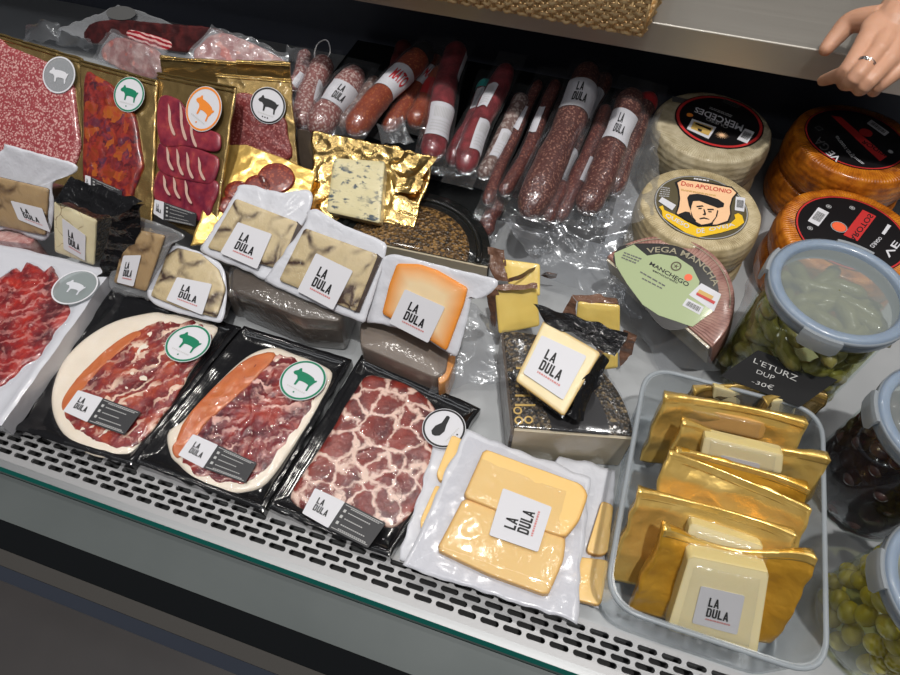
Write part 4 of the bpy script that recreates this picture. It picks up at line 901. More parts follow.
# ------------------------------------------------------------------ clip lid jars
def jar(label, c, z, R, tabs, brine, rot=0):
    t = thing('clip_jar', label, 'jar', flatw(c[0], c[1], 0, rot))
    rb = R*.93; hb = z-.024
    prof = [(.001, .004), (rb*.8, .004), (rb*.93, .006), (rb, .018), (rb*1.01, hb*.5), (rb, hb-.02), (rb*.97, hb-.008), (rb*.965, hb)]
    part('glass_body', lathe(prof, 56), MT['glass'], t)
    part('brine', lathe([(.001, .008), (rb*.9, .008), (rb*.965, .02), (rb*.965, hb-.03), (.001, hb-.03)], 48), MT[brine], t)
    lid = part('lid', lathe([(rb*.9, hb-.004), (R*.97, hb-.002), (R, hb+.004), (R, z-.006), (R*.975, z-.001), (R*.94, z), (R*.86, z), (R*.835, z-.003), (R*.82, z-.0075)], 64), MT['lid_seal'], t, label='blue rimmed clip lid')
    part('lid_panel', lathe([(R*.83, z-.007), (R*.8, z-.0078), (.001, z-.0065)], 56), MT['lid_panel'], lid, label='frosted clear lid centre')
    part('lid_edge', lathe([(R*.995, z-.010), (R*1.012, z-.010), (R*1.012, z-.004), (R*.995, z-.003)], 64), MT['clip_plastic'], lid)
    for a in tabs:
        mb = MB(); w = .26; v = []; K = 10
        pr = [(R*1.0, z-.004), (R*1.05, z-.003), (R*1.075, z-.008), (R*1.07, z-.03), (R*1.045, z-.031), (R*1.035, z-.012), (R*1.0, z-.01)]
        m = len(pr)
        for i in range(K+1):
            an = a-w+2*w*i/K; e = min(i, K-i)
            for (r_, z_) in pr: v.append((r_*math.cos(an), r_*math.sin(an), z_+(.006 if e == 0 and z_ < z-.02 else 0)))
        f = [(i*m+j, i*m+(j+1) % m, (i+1)*m+(j+1) % m, (i+1)*m+j) for i in range(K) for j in range(m)]+[tuple(range(m)), tuple(range(K*m, K*m+m))]
        part('clip', mb.add(v, f), MT['clip_plastic'], lid, auto=40)
    return t
def to_px(p):
    d = Vector(p)-EYE; return 450+FPX*d.dot(rt)/d.dot(fw), 337.5+FPX*d.dot(dn)/d.dot(fw)
def stand(px, py, z, R):
    """centre of a lid of radius R at height z whose leftmost outline is seen at px, py"""
    c = at(px+60, py, z)
    for _ in range(12):
        q = min((to_px((c.x+R*math.cos(a), c.y+R*math.sin(a), z)) for a in [2*PI*i/90 for i in range(90)]))
        c = c+at(px, py, z)-at(q[0], q[1], z)
    return (c.x, c.y)
zJ1 = .245
J1c, J1R = (.338, .690), .094
jar('large jar of green gherkins with a blue rimmed clip lid', J1c, zJ1, J1R, [PI*1.42, PI*.9, PI*1.95, PI*.42], 'brine_green')
zJ2 = .215; J2R = .088
J2c = stand(879, 400, zJ2, J2R)
jar('jar of dark purple olives with a blue rimmed clip lid, behind the green olive jar', J2c, zJ2, J2R, [PI*1.0, PI*.5, PI*1.5], 'brine_dark')
zJ3 = .195; J3R = .085
J3c = stand(886, 562, zJ3, J3R)
jar('jar of green olives with a blue rimmed clip lid, beside the plastic tub', J3c, zJ3, J3R, [PI*1.0, PI*.5, PI*1.5], 'brine_yellow')
print('jars', J1c, J2c, J3c)
random.seed(11)
def gherkin_mesh(i):
    L = .058+.022*random.random(); r = .0105+.003*random.random(); bend = (random.random()-.5)*.02; P = []; R = []
    for k in range(13):
        t = k/12; P.append((L*(t-.5), bend*(1-(2*t-1)**2), .002*math.sin(t*5+i))); R.append(max(.0012, r*(1-abs(2*t-1)**3.2)**.6)*(1+.07*math.sin(t*17+i)))
    o_ = part('gherkin', tube(P, R, 12), MT['gherkin_skin']); me = o_.data; bpy.data.objects.remove(o_); return me
def olive_mesh(mat, name, a=.0152, b=.0122):
    mb = MB(); prof = [(b*math.sin(PI*k/10)*(1+.05*math.cos(PI*k/10)) if 0 < k < 10 else .0004, -a*math.cos(PI*k/10)) for k in range(11)]
    lathe(prof, 16, mb); o_ = part(name, mb, MT[mat]); me = o_.data; bpy.data.objects.remove(o_); return me
def fill(name, mes, lab, cat, grp, c, R, z0, z1, n, sz, flat_=False, aim=None, rng=2.2):
    """settle n copies against the side of the jar that faces the camera, over the top and just behind"""
    done = []; tries = 0
    az = math.atan2(-c[1], -c[0])
    while len(done) < n and tries < 60000:
        tries += 1
        top = random.random() < .3
        if top: rr_ = (R-sz)*math.sqrt(random.random()); an = random.random()*2*PI; z = z1-random.random()*sz
        else: rr_ = R-sz*(.85+.5*random.random()); an = az+(random.random()*2-1)*rng; z = z0+(z1-z0)*random.random()
        p = Vector((c[0]+rr_*math.cos(an), c[1]+rr_*math.sin(an), z))
        if all((p-q).length > sz*(1.75 if not flat_ else 1.9) for q in done):
            done.append(p)
            o_ = bpy.data.objects.new(name, random.choice(mes)); COL.objects.link(o_); o_.location = p
            if flat_:
                # lies along the wall
                o_.rotation_euler = (random.random()*6, (random.random()-.5)*1.5, an+PI/2+(random.random()-.5)*.5) if not top else (random.random()*6, 0, random.random()*6)
            else: o_.rotation_euler = (random.random()*6, random.random()*6, random.random()*6)
            tag(o_, lab, cat, grp)
    print(name, len(done), tries)
gm_ = [gherkin_mesh(i) for i in range(6)]
fill('gherkin', gm_, 'small green gherkin in brine inside the large clip lid jar', 'gherkin', 'gherkins in the large jar', J1c, J1R*.9, .03, .195, 75, .0135, True)
fill('olive', [olive_mesh('olive_green', 'olive')], 'round green olive in brine inside the jar beside the plastic tub', 'olive', 'green olives in the jar', J3c, J3R*.92, .018, .16, 100, .0138)
fill('olive', [olive_mesh('olive_dark', 'olive')], 'dark purple olive in brine inside the jar behind the green olives', 'olive', 'dark olives in the jar', J2c, J2R*.92, .018, .18, 95, .0138)
# chalk sign leaning on the gherkin jar
fr = fr3((722, 376), (795, 405), (757, 351), .125, .15)
sg = thing('price_sign', 'small black card with white handwriting leaning on the gherkin jar', 'sign', fr)
q = fr.ps([(758, 350), (838, 380), (800, 407), (720, 376)], 0)
part('card', prism(roundpoly(q, .002), -.0012, 0), MT['rubber'], sg, smooth=False)
P = lambda pts: fr.ps([(720+x/5, 290+y/5) for x, y in pts], 0)
mb = MB()
for txt, qq in (("L'ETURZ", ((175, 340), (392, 430), (380, 458), (165, 362))), ('DUP', ((188, 398), (275, 430), (265, 452), (180, 415))), ('-30€', ((165, 448), (272, 478), (262, 502), (155, 462)))):
    text(txt, qmap(P(qq)), .0006, mb, bold=-.01)
part('chalk_writing', mb, MT['chalk'], sg, smooth=False)
# ------------------------------------------------------------------ wedges of cheese in vacuum packs
def plane_z(q, z):
    """frame through q = TL,TR,BR,BL pixels with heights zTL,zTR,zBR,zBL (best fit from BL, BR, TL)"""
    p = [at(x, y, zz) for (x, y), zz in zip(q, z)]
    return Fr(p[3], p[2]-p[3], p[0]-p[3])
def backing(t, fr, pts, n, mat='white_film', seed=0, amp=.0012, name='white_backing', N=90, lift=.0, jag=.02):
    l = resample(catmull(fr.ps(pts, n), 4), N)
    c = cen(l)
    l = [tuple(c+(Vector(p)-c)*(1+jag*noise.noise((p[0]*60, p[1]*60, seed)))) for p in l]
    return part(name, dome(l, [(1, n-.001), (1, n), (.94, n+.001+lift), (.85, n+.001), (.7, n), (.5, n), (.25, n)], fn=lambda x, y, s: amp*(ridge(x, y, 34, seed)**2+noise.noise((x*60, y*60, seed)))), MT[mat], t)
def block(t, fr, face_, depth, mat, side='dark_rind', n=0.0, seed=0, taper=.97, name='cheese_face', bul=.002, r=.004):
    """a wedge: its traced face (top) and a rind body reaching down by depth"""
    l = resample(roundpoly(fr.ps(face_, n), r), 90)
    f = lambda x, y, s: .0006*noise.noise((x*60, y*60, seed))
    part(name, dome(l, [(1, n-.003), (.995, n-.0008), (.98, n)]+[(.98-.98*i/9, n+bul*min(1, i/3)) for i in range(1, 9)], fn=f), MT[mat], t)
    c = cen(l)
    lo = [tuple(c+(Vector(p)-c)*taper) for p in l]
    m = len(l); v = [(p[0], p[1], n-.003) for p in l]+[(p[0], p[1], n-depth) for p in lo]
    fcs = [(i, (i+1) % m, m+(i+1) % m, m+i) for i in range(m)]+[tuple(range(m)), tuple(range(m, 2*m))]
    part('rind', MB().add(v, fcs), MT[side], t, auto=40)
def filmover(t, fr, pts, n, h, mat='clear_film', seed=0, amp=.001, N=70, name='clear_film'):
    l = resample(catmull(fr.ps(pts, n), 4), N)
    return part(name, dome(l, [(1, n), (.97, n+h*.4), (.9, n+h)]+[(.9-.9*i/8, n+h) for i in range(1, 8)], fn=lambda x, y, s: amp*(ridge(x, y, 40, seed)**2+.6*noise.noise((x*80, y*80, seed)))*(s < .999)), MT[mat], t)
def wedge(label, face_, z, depth, mat, stk=None, back=None, film=None, side='dark_rind', seed=0, name='cheese_wedge', bn=-.006, bul=.002, bmat='white_film', lift=0):
    """face_ pixels; z = (zTL,zTR,zBR,zBL) of a rectangle given as film or the face's first four points"""
    fr = plane_z(face_[:4], z); l = fr.ps(face_, 0)
    t = thing(name, label, 'cheese', Fr(fr.o-fr.n*depth, fr.u, fr.v)); fr = Fr(fr.o-fr.n*depth, fr.u, fr.v)
    block(t, fr, film or face_, depth, mat, side, depth, seed, bul=bul)
    if back: backing(t, fr, back, depth+bn, bmat, seed, lift=lift)
    if stk: sticker(t, fr, stk, depth+bul+.002)
    return t, fr, depth
# lower wedges lying on the deck
def lump(label, top, z, mat, name='cheese_wedge', film=None, seed=0, cat='cheese', tmat=None):
    """a wedge lying on the deck: polygon of pixels at height z, straight sides down to the deck"""
    l = [at(x, y, z) for x, y in top]; c = sum(l, Vector())/len(l)
    fr = flatw(c.x, c.y, 0); o_ = resample(roundpoly([(p.x-c.x, p.y-c.y) for p in l], .008), 80)
    t = thing(name, label, cat, fr)
    part('rind', dome(o_, [(.98, .0018), (1, .005), (1.0, z*.3), (1.0, z*.6), (1.0, z-.004), (.985, z-.001), (.96, z)], fn=lambda x, y, s: .0008*noise.noise((x*40, y*40, seed))), MT[mat], t, auto=45)
    if tmat: part('cheese_face', dome(o_, [(.97, z-.001), (.95, z+.001), (.5, z+.0012)]), MT[tmat], t)
    if film:
        o2 = [tuple(Vector(p)*1.05) for p in o_]
        part('clear_film', dome(o2, [(1.1, .0022), (1.02, .01), (1.0, z*.3), (1.0, z*.7), (.99, z+.002), (.9, z+.005), (.5, z+.005)], fn=lambda x, y, s: .002*ridge(x, y, 30, seed)*(s < 1)), MT[film], t)
    return t, fr
lump('brown rinded truffle cheese wedge in clear film, lying under two sticker topped wedges', [(232, 268), (300, 258), (352, 288), (340, 322), (300, 318), (232, 290)], .085, 'brown_rind_and_shade', film='clear_film', seed=1)
lump('brown wedge of cheese in clear film behind the two dark red ham trays', [(205, 262), (262, 270), (268, 300), (226, 296)], .06, 'brown_rind_and_shade', film='clear_film', seed=5)
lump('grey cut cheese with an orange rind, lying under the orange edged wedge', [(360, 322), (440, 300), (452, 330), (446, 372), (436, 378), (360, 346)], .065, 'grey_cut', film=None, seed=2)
lump('orange rinded cheese half hidden under the orange edged wedge, in clear film', [(440, 318), (452, 318), (456, 360), (448, 380), (438, 385)], .06, 'orange_rind', film='clear_film', seed=3)
# truffle wedges on top
A = lambda p: cpx(p, 180, 180, 4.5)
def rind_strip(r, pts):
    t, fr, d = r; part('rind_edge', prism(fr.ps(pts, d-.001), d-.02, d-.001), MT['dark_rind'], t, smooth=False)
f1 = A([(250, 82), (532, 190), (445, 402), (120, 305)])
W1 = wedge('truffle cheese wedge nearest the chorizo slices, with a white square sticker', f1, (.165, .165, .11, .11), .026, 'truffle_cheese', [(238, 222), (272, 234), (257, 269), (220, 253)], A([(250, 60), (262, 22), (330, 25), (450, 55), (588, 48), (580, 150), (545, 215), (440, 405), (390, 450), (280, 400), (100, 325), (130, 250)]), seed=1)
f2 = A([(560, 215), (892, 335), (790, 592), (442, 452)])
W2 = wedge('truffle cheese wedge between its twin and the orange edged wedge, with a white square sticker', f2, (.165, .165, .105, .105), .03, 'truffle_cheese', [(316, 253), (353, 271), (333, 310), (297, 291)], A([(560, 200), (570, 150), (620, 135), (740, 205), (900, 270), (925, 330), (840, 610), (810, 635), (640, 570), (410, 470), (395, 430)]), seed=2)
rind_strip(W1, A([(526, 186), (553, 212), (470, 375), (440, 404)])); rind_strip(W2, A([(886, 332), (908, 350), (806, 594), (782, 592)]))
B = lambda p: cpx(p, 100, 200, 4.5)
f0 = B([(325, 225), (520, 300), (525, 528), (225, 432)])
wedge('crystal speckled truffle cheese wedge right behind the first black ham tray', f0, (.095, .095, .05, .05), .035, 'truffle_cheese', [(177, 277), (212, 284), (202, 315), (166, 300)], B([(300, 240), (340, 205), (450, 235), (545, 290), (570, 400), (555, 530), (500, 545), (215, 445)]), seed=3,
      film=B([(300, 245), (345, 213), (450, 240), (530, 310), (562, 395), (550, 450), (522, 530), (370, 490), (225, 432)]))
# dim one behind it
f9 = B([(120, 125), (290, 160), (205, 412), (60, 372)])
wedge('dim truffle cheese wedge in the shadow of the black packed wedge', f9, (.13, .13, .05, .05), .04, 'truffle_brown_and_shade', [(B([(105, 250)])[0]), (B([(185, 248)])[0]), (B([(150, 390)])[0]), (B([(75, 370)])[0])], B([(110, 100), (200, 85), (370, 150), (365, 180), (320, 200), (225, 440), (195, 440), (40, 390)]), seed=4, bmat='milky_film')  # shadow on this wedge is put into its darker cheese colour
# black packed wedge
D = lambda p: cpx(p, 0, 140, 5)
fk = D([(268, 305), (480, 402), (468, 628), (272, 560)])
tk, fk_, dk = wedge('herb crusted cheese wedge in a shiny black pack, between two truffle wedges', fk, (.15, .15, .06, .06), .05, 'rosemary_cheese', None, None, seed=5, side='pepper_rind')
sticker(tk, fk_, D([(310, 390), (428, 478), (425, 605), (318, 545)]), dk+.004)
bag(tk, D([(345, 180), (725, 310), (560, 390), (275, 300)]), (.185, .19, .165, .155), 6, 'black_film', .005, 26, 30, 'black_film')
bag(tk, D([(560, 385), (725, 315), (640, 660), (490, 690)]), (.165, .18, .06, .05), 7, 'black_film', .005, 30, 26, 'black_film')
# the wedge at the left edge of the frame
fl = D([(-60, 175), (240, 245), (225, 480), (-50, 420)])
wedge('brown edged truffle cheese wedge with a large white flap, beside the black packed wedge', fl, (.16, .16, .08, .08), .04, 'truffle_brown_and_shade', D([(52, 303), (210, 342), (252, 462), (92, 398)]), D([(-80, 170), (20, 40), (30, 22), (200, 70), (372, 120), (375, 165), (265, 215), (270, 330), (250, 470), (200, 505), (60, 450), (-70, 430)]), seed=6)
lump('pale cheese in white film peeking out beside the white ham tray', D([(-40, 440), (60, 445), (180, 480), (150, 520), (-40, 500)]), .065, 'pink_meat', film='clear_film', seed=8)
# orange edged wedge
E_ = lambda p: cpx(p, 330, 260, 4.5)
fo = E_([(300, 15), (617, 125), (522, 410), (232, 242)])
wedge('pale cheese wedge with a bright orange edge and a white square sticker', fo, (.165, .16, .10, .105), .03, 'orange_rind_face', [(405, 289), (445, 307), (428, 343), (389, 323)], E_([(200, 20), (230, -10), (300, -25), (420, 5), (600, 50), (755, 95), (690, 172), (640, 170), (610, 300), (575, 425), (545, 425), (380, 330), (215, 285), (155, 260)]), seed=7, side='orange_rind',
      film=E_([(300, 15), (400, 18), (480, 45), (617, 125), (600, 200), (522, 410), (400, 330), (232, 242), (265, 110)]))
cb = bag(None, [(468, 300), (490, 320), (500, 385), (430, 390)], (.11, .08, .03, .03), 4, 'bag_film', .012, 24, 36, 'crumpled_film')
tag(cb, 'crumpled clear plastic film hanging beside the orange edged wedge', 'film')
# ------------------------------------------------------------------ blue cheese on gold foil
G = lambda p: cpx(p, 300, 120, 4.5)
fb = G([(152, 170), (382, 185), (360, 465), (118, 412)])
tb, fb_, db = wedge('blue veined cheese block on a crumpled gold foil tray', fb, (.15, .15, .105, .105), .028, 'blue_cheese', None, None, seed=9, side='pale_cheese', bul=.001)
part('gold_foil_tray', sheet([fb_.p(*G([(30, 440)])[0], .0), fb_.p(*G([(505, 505)])[0], .0), fb_.p(*G([(600, 175)])[0], .0), fb_.p(*G([(68, 62)])[0], .0)], 60, 60, lambda s, t, x, y: -.001+crk(.0035, 30, 3)(s, t, x, y)+.012*max(0, t-.75)/.25, jit=.006, seed=2, back=-.004), MT['gold_foil'], tb)
cf = bag(None, G([(385, 120), (608, 172), (520, 330), (420, 335)]), (.15, .16, .13, .12), 12, 'gold_foil', .008, 26, 40, 'crumpled_gold_foil')
tag(cf, 'crumpled flap of gold foil beside the blue veined cheese', 'foil')
# ------------------------------------------------------------------ dark half wheel with a herb crust behind the blue cheese
zh = .085
a, b_ = at(395, 246, zh), at(489, 266, zh); a = b_+(a-b_)*1.75
fr = Fr(((a+b_)/2)*1-Vector((0, 0, zh)), b_-a, Vector((0, 0, 1)).cross(b_-a)); Rh = (b_-a).length/2
th = thing('half_cheese', 'half cheese wheel with a glossy black rim and a brown herb crust', 'cheese', fr)
part('rind', half_body(half(Rh, zh), zh), MT['black_wax'], th, auto=50)
part('herb_top', dome(resample(half(Rh*.74, zh), 80), [(1, zh), (.98, zh+.001), (.5, zh+.0015)], c=(0, Rh*.3)), MT['herb_crust'], th)
mb = MB(); mb2 = [(Rh*.86*math.cos(PI*i/40), Rh*.86*math.sin(PI*i/40), zh) for i in range(41)]; part('raised_rim', tube(mb2, .006, 10), MT['black_wax'], th)
part('cut_face', prism([(-Rh*.985, -.003), (Rh*.985, -.003), (Rh*.985, .003), (-Rh*.985, .003)], .004, zh-.003), MT['cut_white'], th, smooth=False)
# ------------------------------------------------------------------ quarter wheel with a pepper crust in front
zq = .095
K = lambda p: cpx(p, 480, 340, 5)
a, b_, c_ = at(513, 428, zq), at(634, 437, zq), at(516, 336, zq)
fr = Fr(a-Vector((0, 0, zq)), b_-a, c_-a); Rq = (b_-a).length
tq_ = thing('quarter_cheese', 'quarter of a cheese wheel with a peppered black top and a pale cut front', 'cheese', fr)
a1 = math.radians(97); o_ = [(Rq*math.cos(a1*i/40), Rq*math.sin(a1*i/40)) for i in range(41)]+[(0, 0)]
part('rind', half_body(o_, zq, .004), MT['pepper_rind'], tq_, auto=50)
part('cut_face', prism([(.002, -.003), (Rq*.99, -.003), (Rq*.99, .003), (.002, .003)], .003, zq-.002), MT['cut_white'], tq_, smooth=False)
part('cut_face', prism([(-.003, .0), (.003, .0), (.003+Rq*math.cos(a1)*.98, Rq*.98), (-.003+Rq*math.cos(a1)*.98, Rq*.98)], .003, zq-.002), MT['brown_rind_and_shade'], tq_, smooth=False)  # pale cut side coloured dark brown in place of shade
lb = [(Rq*.32*math.cos(a1*i/30), Rq*.32*math.sin(a1*i/30)) for i in range(31)]; ub = [(Rq*.8*math.cos(a1*i/30), Rq*.8*math.sin(a1*i/30)) for i in range(31)]
part('black_label', polys([[lb[i], lb[i+1], ub[i+1], ub[i]] for i in range(12)], lambda x, y: (x, y), zq+.0015), MT['label_black'], tq_, smooth=False)
mb = MB()
for i in range(5): polys([[(-.004+x, .035+.016*i+y) for x, y in ((0.006, 0), (.035, .002), (.036, .0055), (.006, .0035))]], lambda x, y: (x, y), zq+.0022, mb)
part('pale_stripe', mb, MT['gold_ink'], tq_, smooth=False)
mb = MB()
for x, y in ((.008, .012), (.022, .014), (.006, .028)): ringm(.004, .0065, zq+.002, mb, c=(x, y), seg=16)
part('pale_rosette', mb, MT['gold_ink'], tq_, smooth=False)
part('clear_film', half_body([(x*1.015-.001, y*1.015-.001) for x, y in o_], zq+.003, .003), MT['taut_film'], tq_, auto=50)
# wedge in a black pack lying on it
N_ = lambda p: cpx(p, 400, 200, 3)
fw_ = N_([(432, 358), (603, 458), (492, 648), (345, 540)])
tw, fw2, dw = wedge('pale cheese wedge in a black pack with a white sticker, lying on the quarter wheel', fw_, (.148, .15, .127, .127), .022, 'pale_cheese', [(541.7, 335), (586.7, 356), (563, 400), (523, 373)], None, seed=10, side='black_film')
bag(tw, N_([(402, 312), (690, 400), (640, 465), (432, 365)]), (.145, .152, .15, .148), 14, 'black_film', .004, 24, 34, 'black_film', jit=.006)
bag(tw, N_([(603, 455), (625, 470), (545, 660), (490, 650)]), (.15, .135, .115, .127), 15, 'black_film', .004, 36, 22, 'black_film')
bag(tw, N_([(350, 500), (362, 520), (345, 548), (318, 520)]), (.13, .128, .127, .125), 16, 'black_film', .003, 36, 12, 'black_film')
# yellow wedges in brown film
def yellow(label, face_, z, depth, seed, flaps):
    t, fr, d = wedge(label, face_, z, depth, 'yellow_cheese', None, None, seed=seed, side='brown_film')
    for q, zz in flaps: bag(t, q, zz, seed, 'brown_film', .005, 34, 22, 'brown_film')
    return t, fr, d
W = lambda p: cpx(p, 480, 230, 5)
yellow('yellow cheese wedge in torn brown film right under the crinkled bag', W([(112, 145), (300, 170), (300, 330), (150, 300)]), (.09, .09, .06, .06), .03, 20, [(W([(45, 90), (115, 90), (150, 260), (60, 260)]), (.09, .1, .07, .06)), (W([(150, 245), (280, 180), (280, 205), (140, 270)]), (.096, .097, .085, .085)), (W([(330, 205), (388, 215), (385, 240), (310, 225)]), (.05, .045, .03, .03))])
yellow('yellow cheese wedge in brown film standing close to the tip of the orange edged wedge', W([(75, 288), (285, 285), (300, 480), (95, 520)]), (.11, .11, .05, .05), .035, 21, [(W([(10, 290), (80, 290), (110, 520), (60, 480)]), (.1, .11, .04, .03)), (W([(80, 270), (285, 270), (285, 295), (75, 298)]), (.112, .112, .11, .11))])
yellow('yellow cheese wedge in brown film behind the black packed wedge on the quarter wheel', W([(490, 360), (700, 378), (700, 525), (475, 495)]), (.1, .1, .055, .055), .03, 22, [(W([(455, 325), (600, 318), (700, 370), (490, 358)]), (.1, .1, .1, .1)), (W([(455, 330), (490, 360), (470, 500), (400, 470)]), (.1, .1, .05, .05)), (W([(710, 510), (780, 530), (770, 630), (690, 670)]), (.08, .08, .04, .02))])
yellow('small yellow cheese corner in brown film beside the quarter wheel rim', W([(612, 620), (690, 610), (690, 690), (612, 700)]), (.07, .07, .045, .045), .03, 23, [])
# ------------------------------------------------------------------ crinkled clear bags round the half wheel and over the sausage ends
cb = bag(None, [(590, 240), (625, 262), (720, 368), (660, 372)], (.06, .112, .08, .01), 21, 'bag_film', .010, 20, 50, 'clear_bag')
tag(cb, 'crinkled clear plastic bag wrapped round the half cheese wheel', 'plastic bag')
cb = bag(None, [(500, 218), (655, 195), (640, 320), (545, 275)], (.11, .12, .03, .04), 22, 'bag_film', .012, 18, 60, 'clear_bag')
tag(cb, 'crinkled clear plastic bag spread in front of the sausage ends', 'plastic bag')
cb = bag(None, [(630, 130), (662, 110), (655, 215), (600, 240)], (.13, .16, .15, .12), 23, 'bag_film', .012, 18, 50, 'clear_bag')
tag(cb, 'crinkled clear plastic bag between the sausages and the beige wheels', 'plastic bag')
cb = bag(None, [(760, 250), (742, 300), (712, 372), (752, 322)], (.12, .12, .04, .06), 24, 'bag_film', .008, 20, 30, 'clear_bag')
tag(cb, 'loose end of clear plastic bag between the half wheel and the gherkin jar', 'plastic bag')
# ------------------------------------------------------------------ gold packs of sliced sausage standing at the back
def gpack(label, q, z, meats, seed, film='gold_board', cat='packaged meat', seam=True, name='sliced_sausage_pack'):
    fr = plane_z(q, z); fr = Fr(fr.o, fr.u, fr.v)
    t = thing(name, label, cat, fr)
    l = fr.ps(q, 0)
    part('gold_board', sheet([l[3], l[2], l[1], l[0]], 50, 60, crk(.0016, 26, seed), jit=.002, seed=seed, back=-.004), MT[film], t)
    if seam:
        b_ = [l[3], l[2], l[1], l[0]]
        for a0, a1 in ((.955, .968), (.982, .997)):
            part('gold_seam', sheet([bil(b_, 0, a0), bil(b_, 1, a0), bil(b_, 1, a1), bil(b_, 0, a1)], 50, 4, lambda s, t_, x, y: .002+.0012*math.sin(t_*PI)+.0004*noise.noise((x*200, y*50, seed))), MT['gold_seam'], t)
    for k, (pl, mat, n, h, nm) in enumerate(meats): meat(t, fr, pl, n, h, mat, nm, amp=.0012, seed=seed+k, rag=.02, N=90)
    return t, fr, l
# plain dark pack furthest back
P = lambda p: cpx(p, 0, 0, 3)
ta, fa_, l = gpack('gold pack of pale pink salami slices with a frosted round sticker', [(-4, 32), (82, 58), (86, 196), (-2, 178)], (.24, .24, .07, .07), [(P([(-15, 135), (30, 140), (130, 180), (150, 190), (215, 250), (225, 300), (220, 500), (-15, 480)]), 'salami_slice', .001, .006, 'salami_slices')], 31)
c_ = Vector(fa_.p(59, 75, .009)); r_ = (Vector(fa_.p(75, 78, .009))-c_).length
s0 = part('round_sticker', prism(ell(r_, r_, 40, c_), .0086, .009), MT['milky_film'], ta, smooth=False, label='frosted clear round sticker')
part('sticker_face', prism(ell(r_*.97, r_*.97, 40, c_), .0080, .0084), MT['lid_panel'], s0, smooth=False); part('border_ring', ringm(r_*.92, r_, .0094, c=c_), MT['sticker'], s0, smooth=False)
part('pig_emblem', polys([PIG], lambda x, y: (c_.x+r_*.6*x, c_.y+r_*.55*y), .0096), MT['sticker'], s0, smooth=False)
tb_, fb2, l = gpack('gold pack of chorizo slices with a green pig sticker', [(80, 59), (157, 80), (152, 224), (84, 206)], (.235, .235, .07, .07), [(P([(255, 222), (290, 228), (330, 250), (370, 300), (405, 350), (420, 440), (428, 500), (405, 560), (390, 600), (330, 590), (256, 560), (250, 400)]), 'chorizo_slice', .001, .006, 'chorizo_slices')], 32)
roundel(tb_, fb2, (129, 94.5), (144, 98), (142, 98), .009, MT['green_ink'])
info_label(tb_, fb2, P([(255, 525), (272, 530), (272, 572), (256, 566)]), P([(366, 572), (364, 600)]), .009)
tc_, fc2, l = gpack('gold pack of cured loin slices with an orange pig sticker', [(158, 72), (236, 86), (213, 246), (152, 214)], (.235, .235, .075, .075),
    [(P([(480, 505), (560, 520), (650, 545), (640, 610), (600, 665), (465, 600)]), 'loin_slice', .001, .004, 'loin_slices'), (P([(478, 425), (540, 430), (620, 455), (655, 480), (640, 545), (600, 550), (480, 515)]), 'loin_slice', .003, .004, 'loin_slices'), (P([(475, 295), (530, 295), (560, 330), (600, 380), (655, 400), (660, 440), (640, 455), (560, 440), (480, 430)]), 'loin_slice', .005, .004, 'loin_slices')], 33)
mb = MB()
for (x, y, hh) in ((505, 310, 95), (540, 305, 115), (570, 345, 95), (500, 440, 70), (530, 445, 80), (560, 455, 80), (595, 470, 70), (490, 525, 60), (520, 530, 65), (555, 540, 70)):
    o_ = P([(x, y), (x+8, y+hh*.3), (x+9, y+hh*.6), (x+22, y+hh), (x+12, y+hh*.95), (x+2, y+hh*.62), (x, y+hh*.3)]); face(resample(catmull(fc2.ps(o_, .0105), 4), 30), .0108, mb)
part('fat_streaks', mb, MT['fat_streak'], tc_, smooth=False)
roundel(tc_, fc2, (203.5, 109), (221, 113), (217, 120), .0115, MT['orange_ink'])
info_label(tc_, fc2, P([(464, 598), (492, 606), (490, 660), (460, 640)]), P([(590, 640), (586, 680)]), .0115)
td_, fd2, l = gpack('gold pack of dark red salami slices with a black pig sticker', [(216, 73), (291, 79), (298, 168), (222, 168)], (.245, .245, .12, .12), [(P([(700, 290), (760, 285), (850, 350), (862, 400), (865, 480), (690, 470), (690, 400)]), 'salami_dark', .001, .005, 'salami_slices')], 34)
roundel(td_, fd2, (268, 105.5), (285.5, 108), (284, 111), .009, MT['ink'], dots=3)
te_, fe2, l = gpack('gold pack behind the loin slices, only its clear top showing', [(160, 56), (238, 62), (240, 120), (165, 118)], (.26, .26, .15, .15), [], 35)
te_, fe2, l = gpack('gold pack behind the dark salami slices, only its clear top showing', [(236, 60), (290, 63), (292, 120), (240, 118)], (.262, .262, .15, .15), [], 36)
# yellow gold pack of chorizo rounds
tg, fg, l = gpack('bright gold pouch of dark red chorizo rounds, behind a truffle wedge', [(232, 138), (316, 172), (300, 235), (190, 245)], (.16, .16, .09, .09), [], 37, film='gold_film', seam=False)
for cx_, cy_, rr_ in ((228, 205, 11), (238, 192, 14), (276, 178, 19), (258, 186, 14)):
    o_ = ell(rr_, rr_*.8, 20, (cx_, cy_)); part('chorizo_slice', dome(resample(fg.ps(o_, .004), 30), [(1, .002), (.98, .005), (.9, .006), (.5, .006)]), MT['chorizo_round'], tg)
# wooden looking clip strip beside the blue cheese
cs = thing('board_divider', 'brown board edge standing beside the gold foil of the blue cheese', 'divider', plane_z([(298, 130), (313, 133), (313, 172), (298, 170)], (.16, .16, .09, .09)))
fr = plane_z([(298, 130), (313, 133), (313, 172), (298, 170)], (.16, .16, .09, .09))
part('board', prism(roundpoly(fr.ps([(297, 129), (309, 131), (312, 140), (313, 175), (297, 172)], 0), .004), -.004, 0), MT['brown_rind_and_shade'], cs, smooth=False)
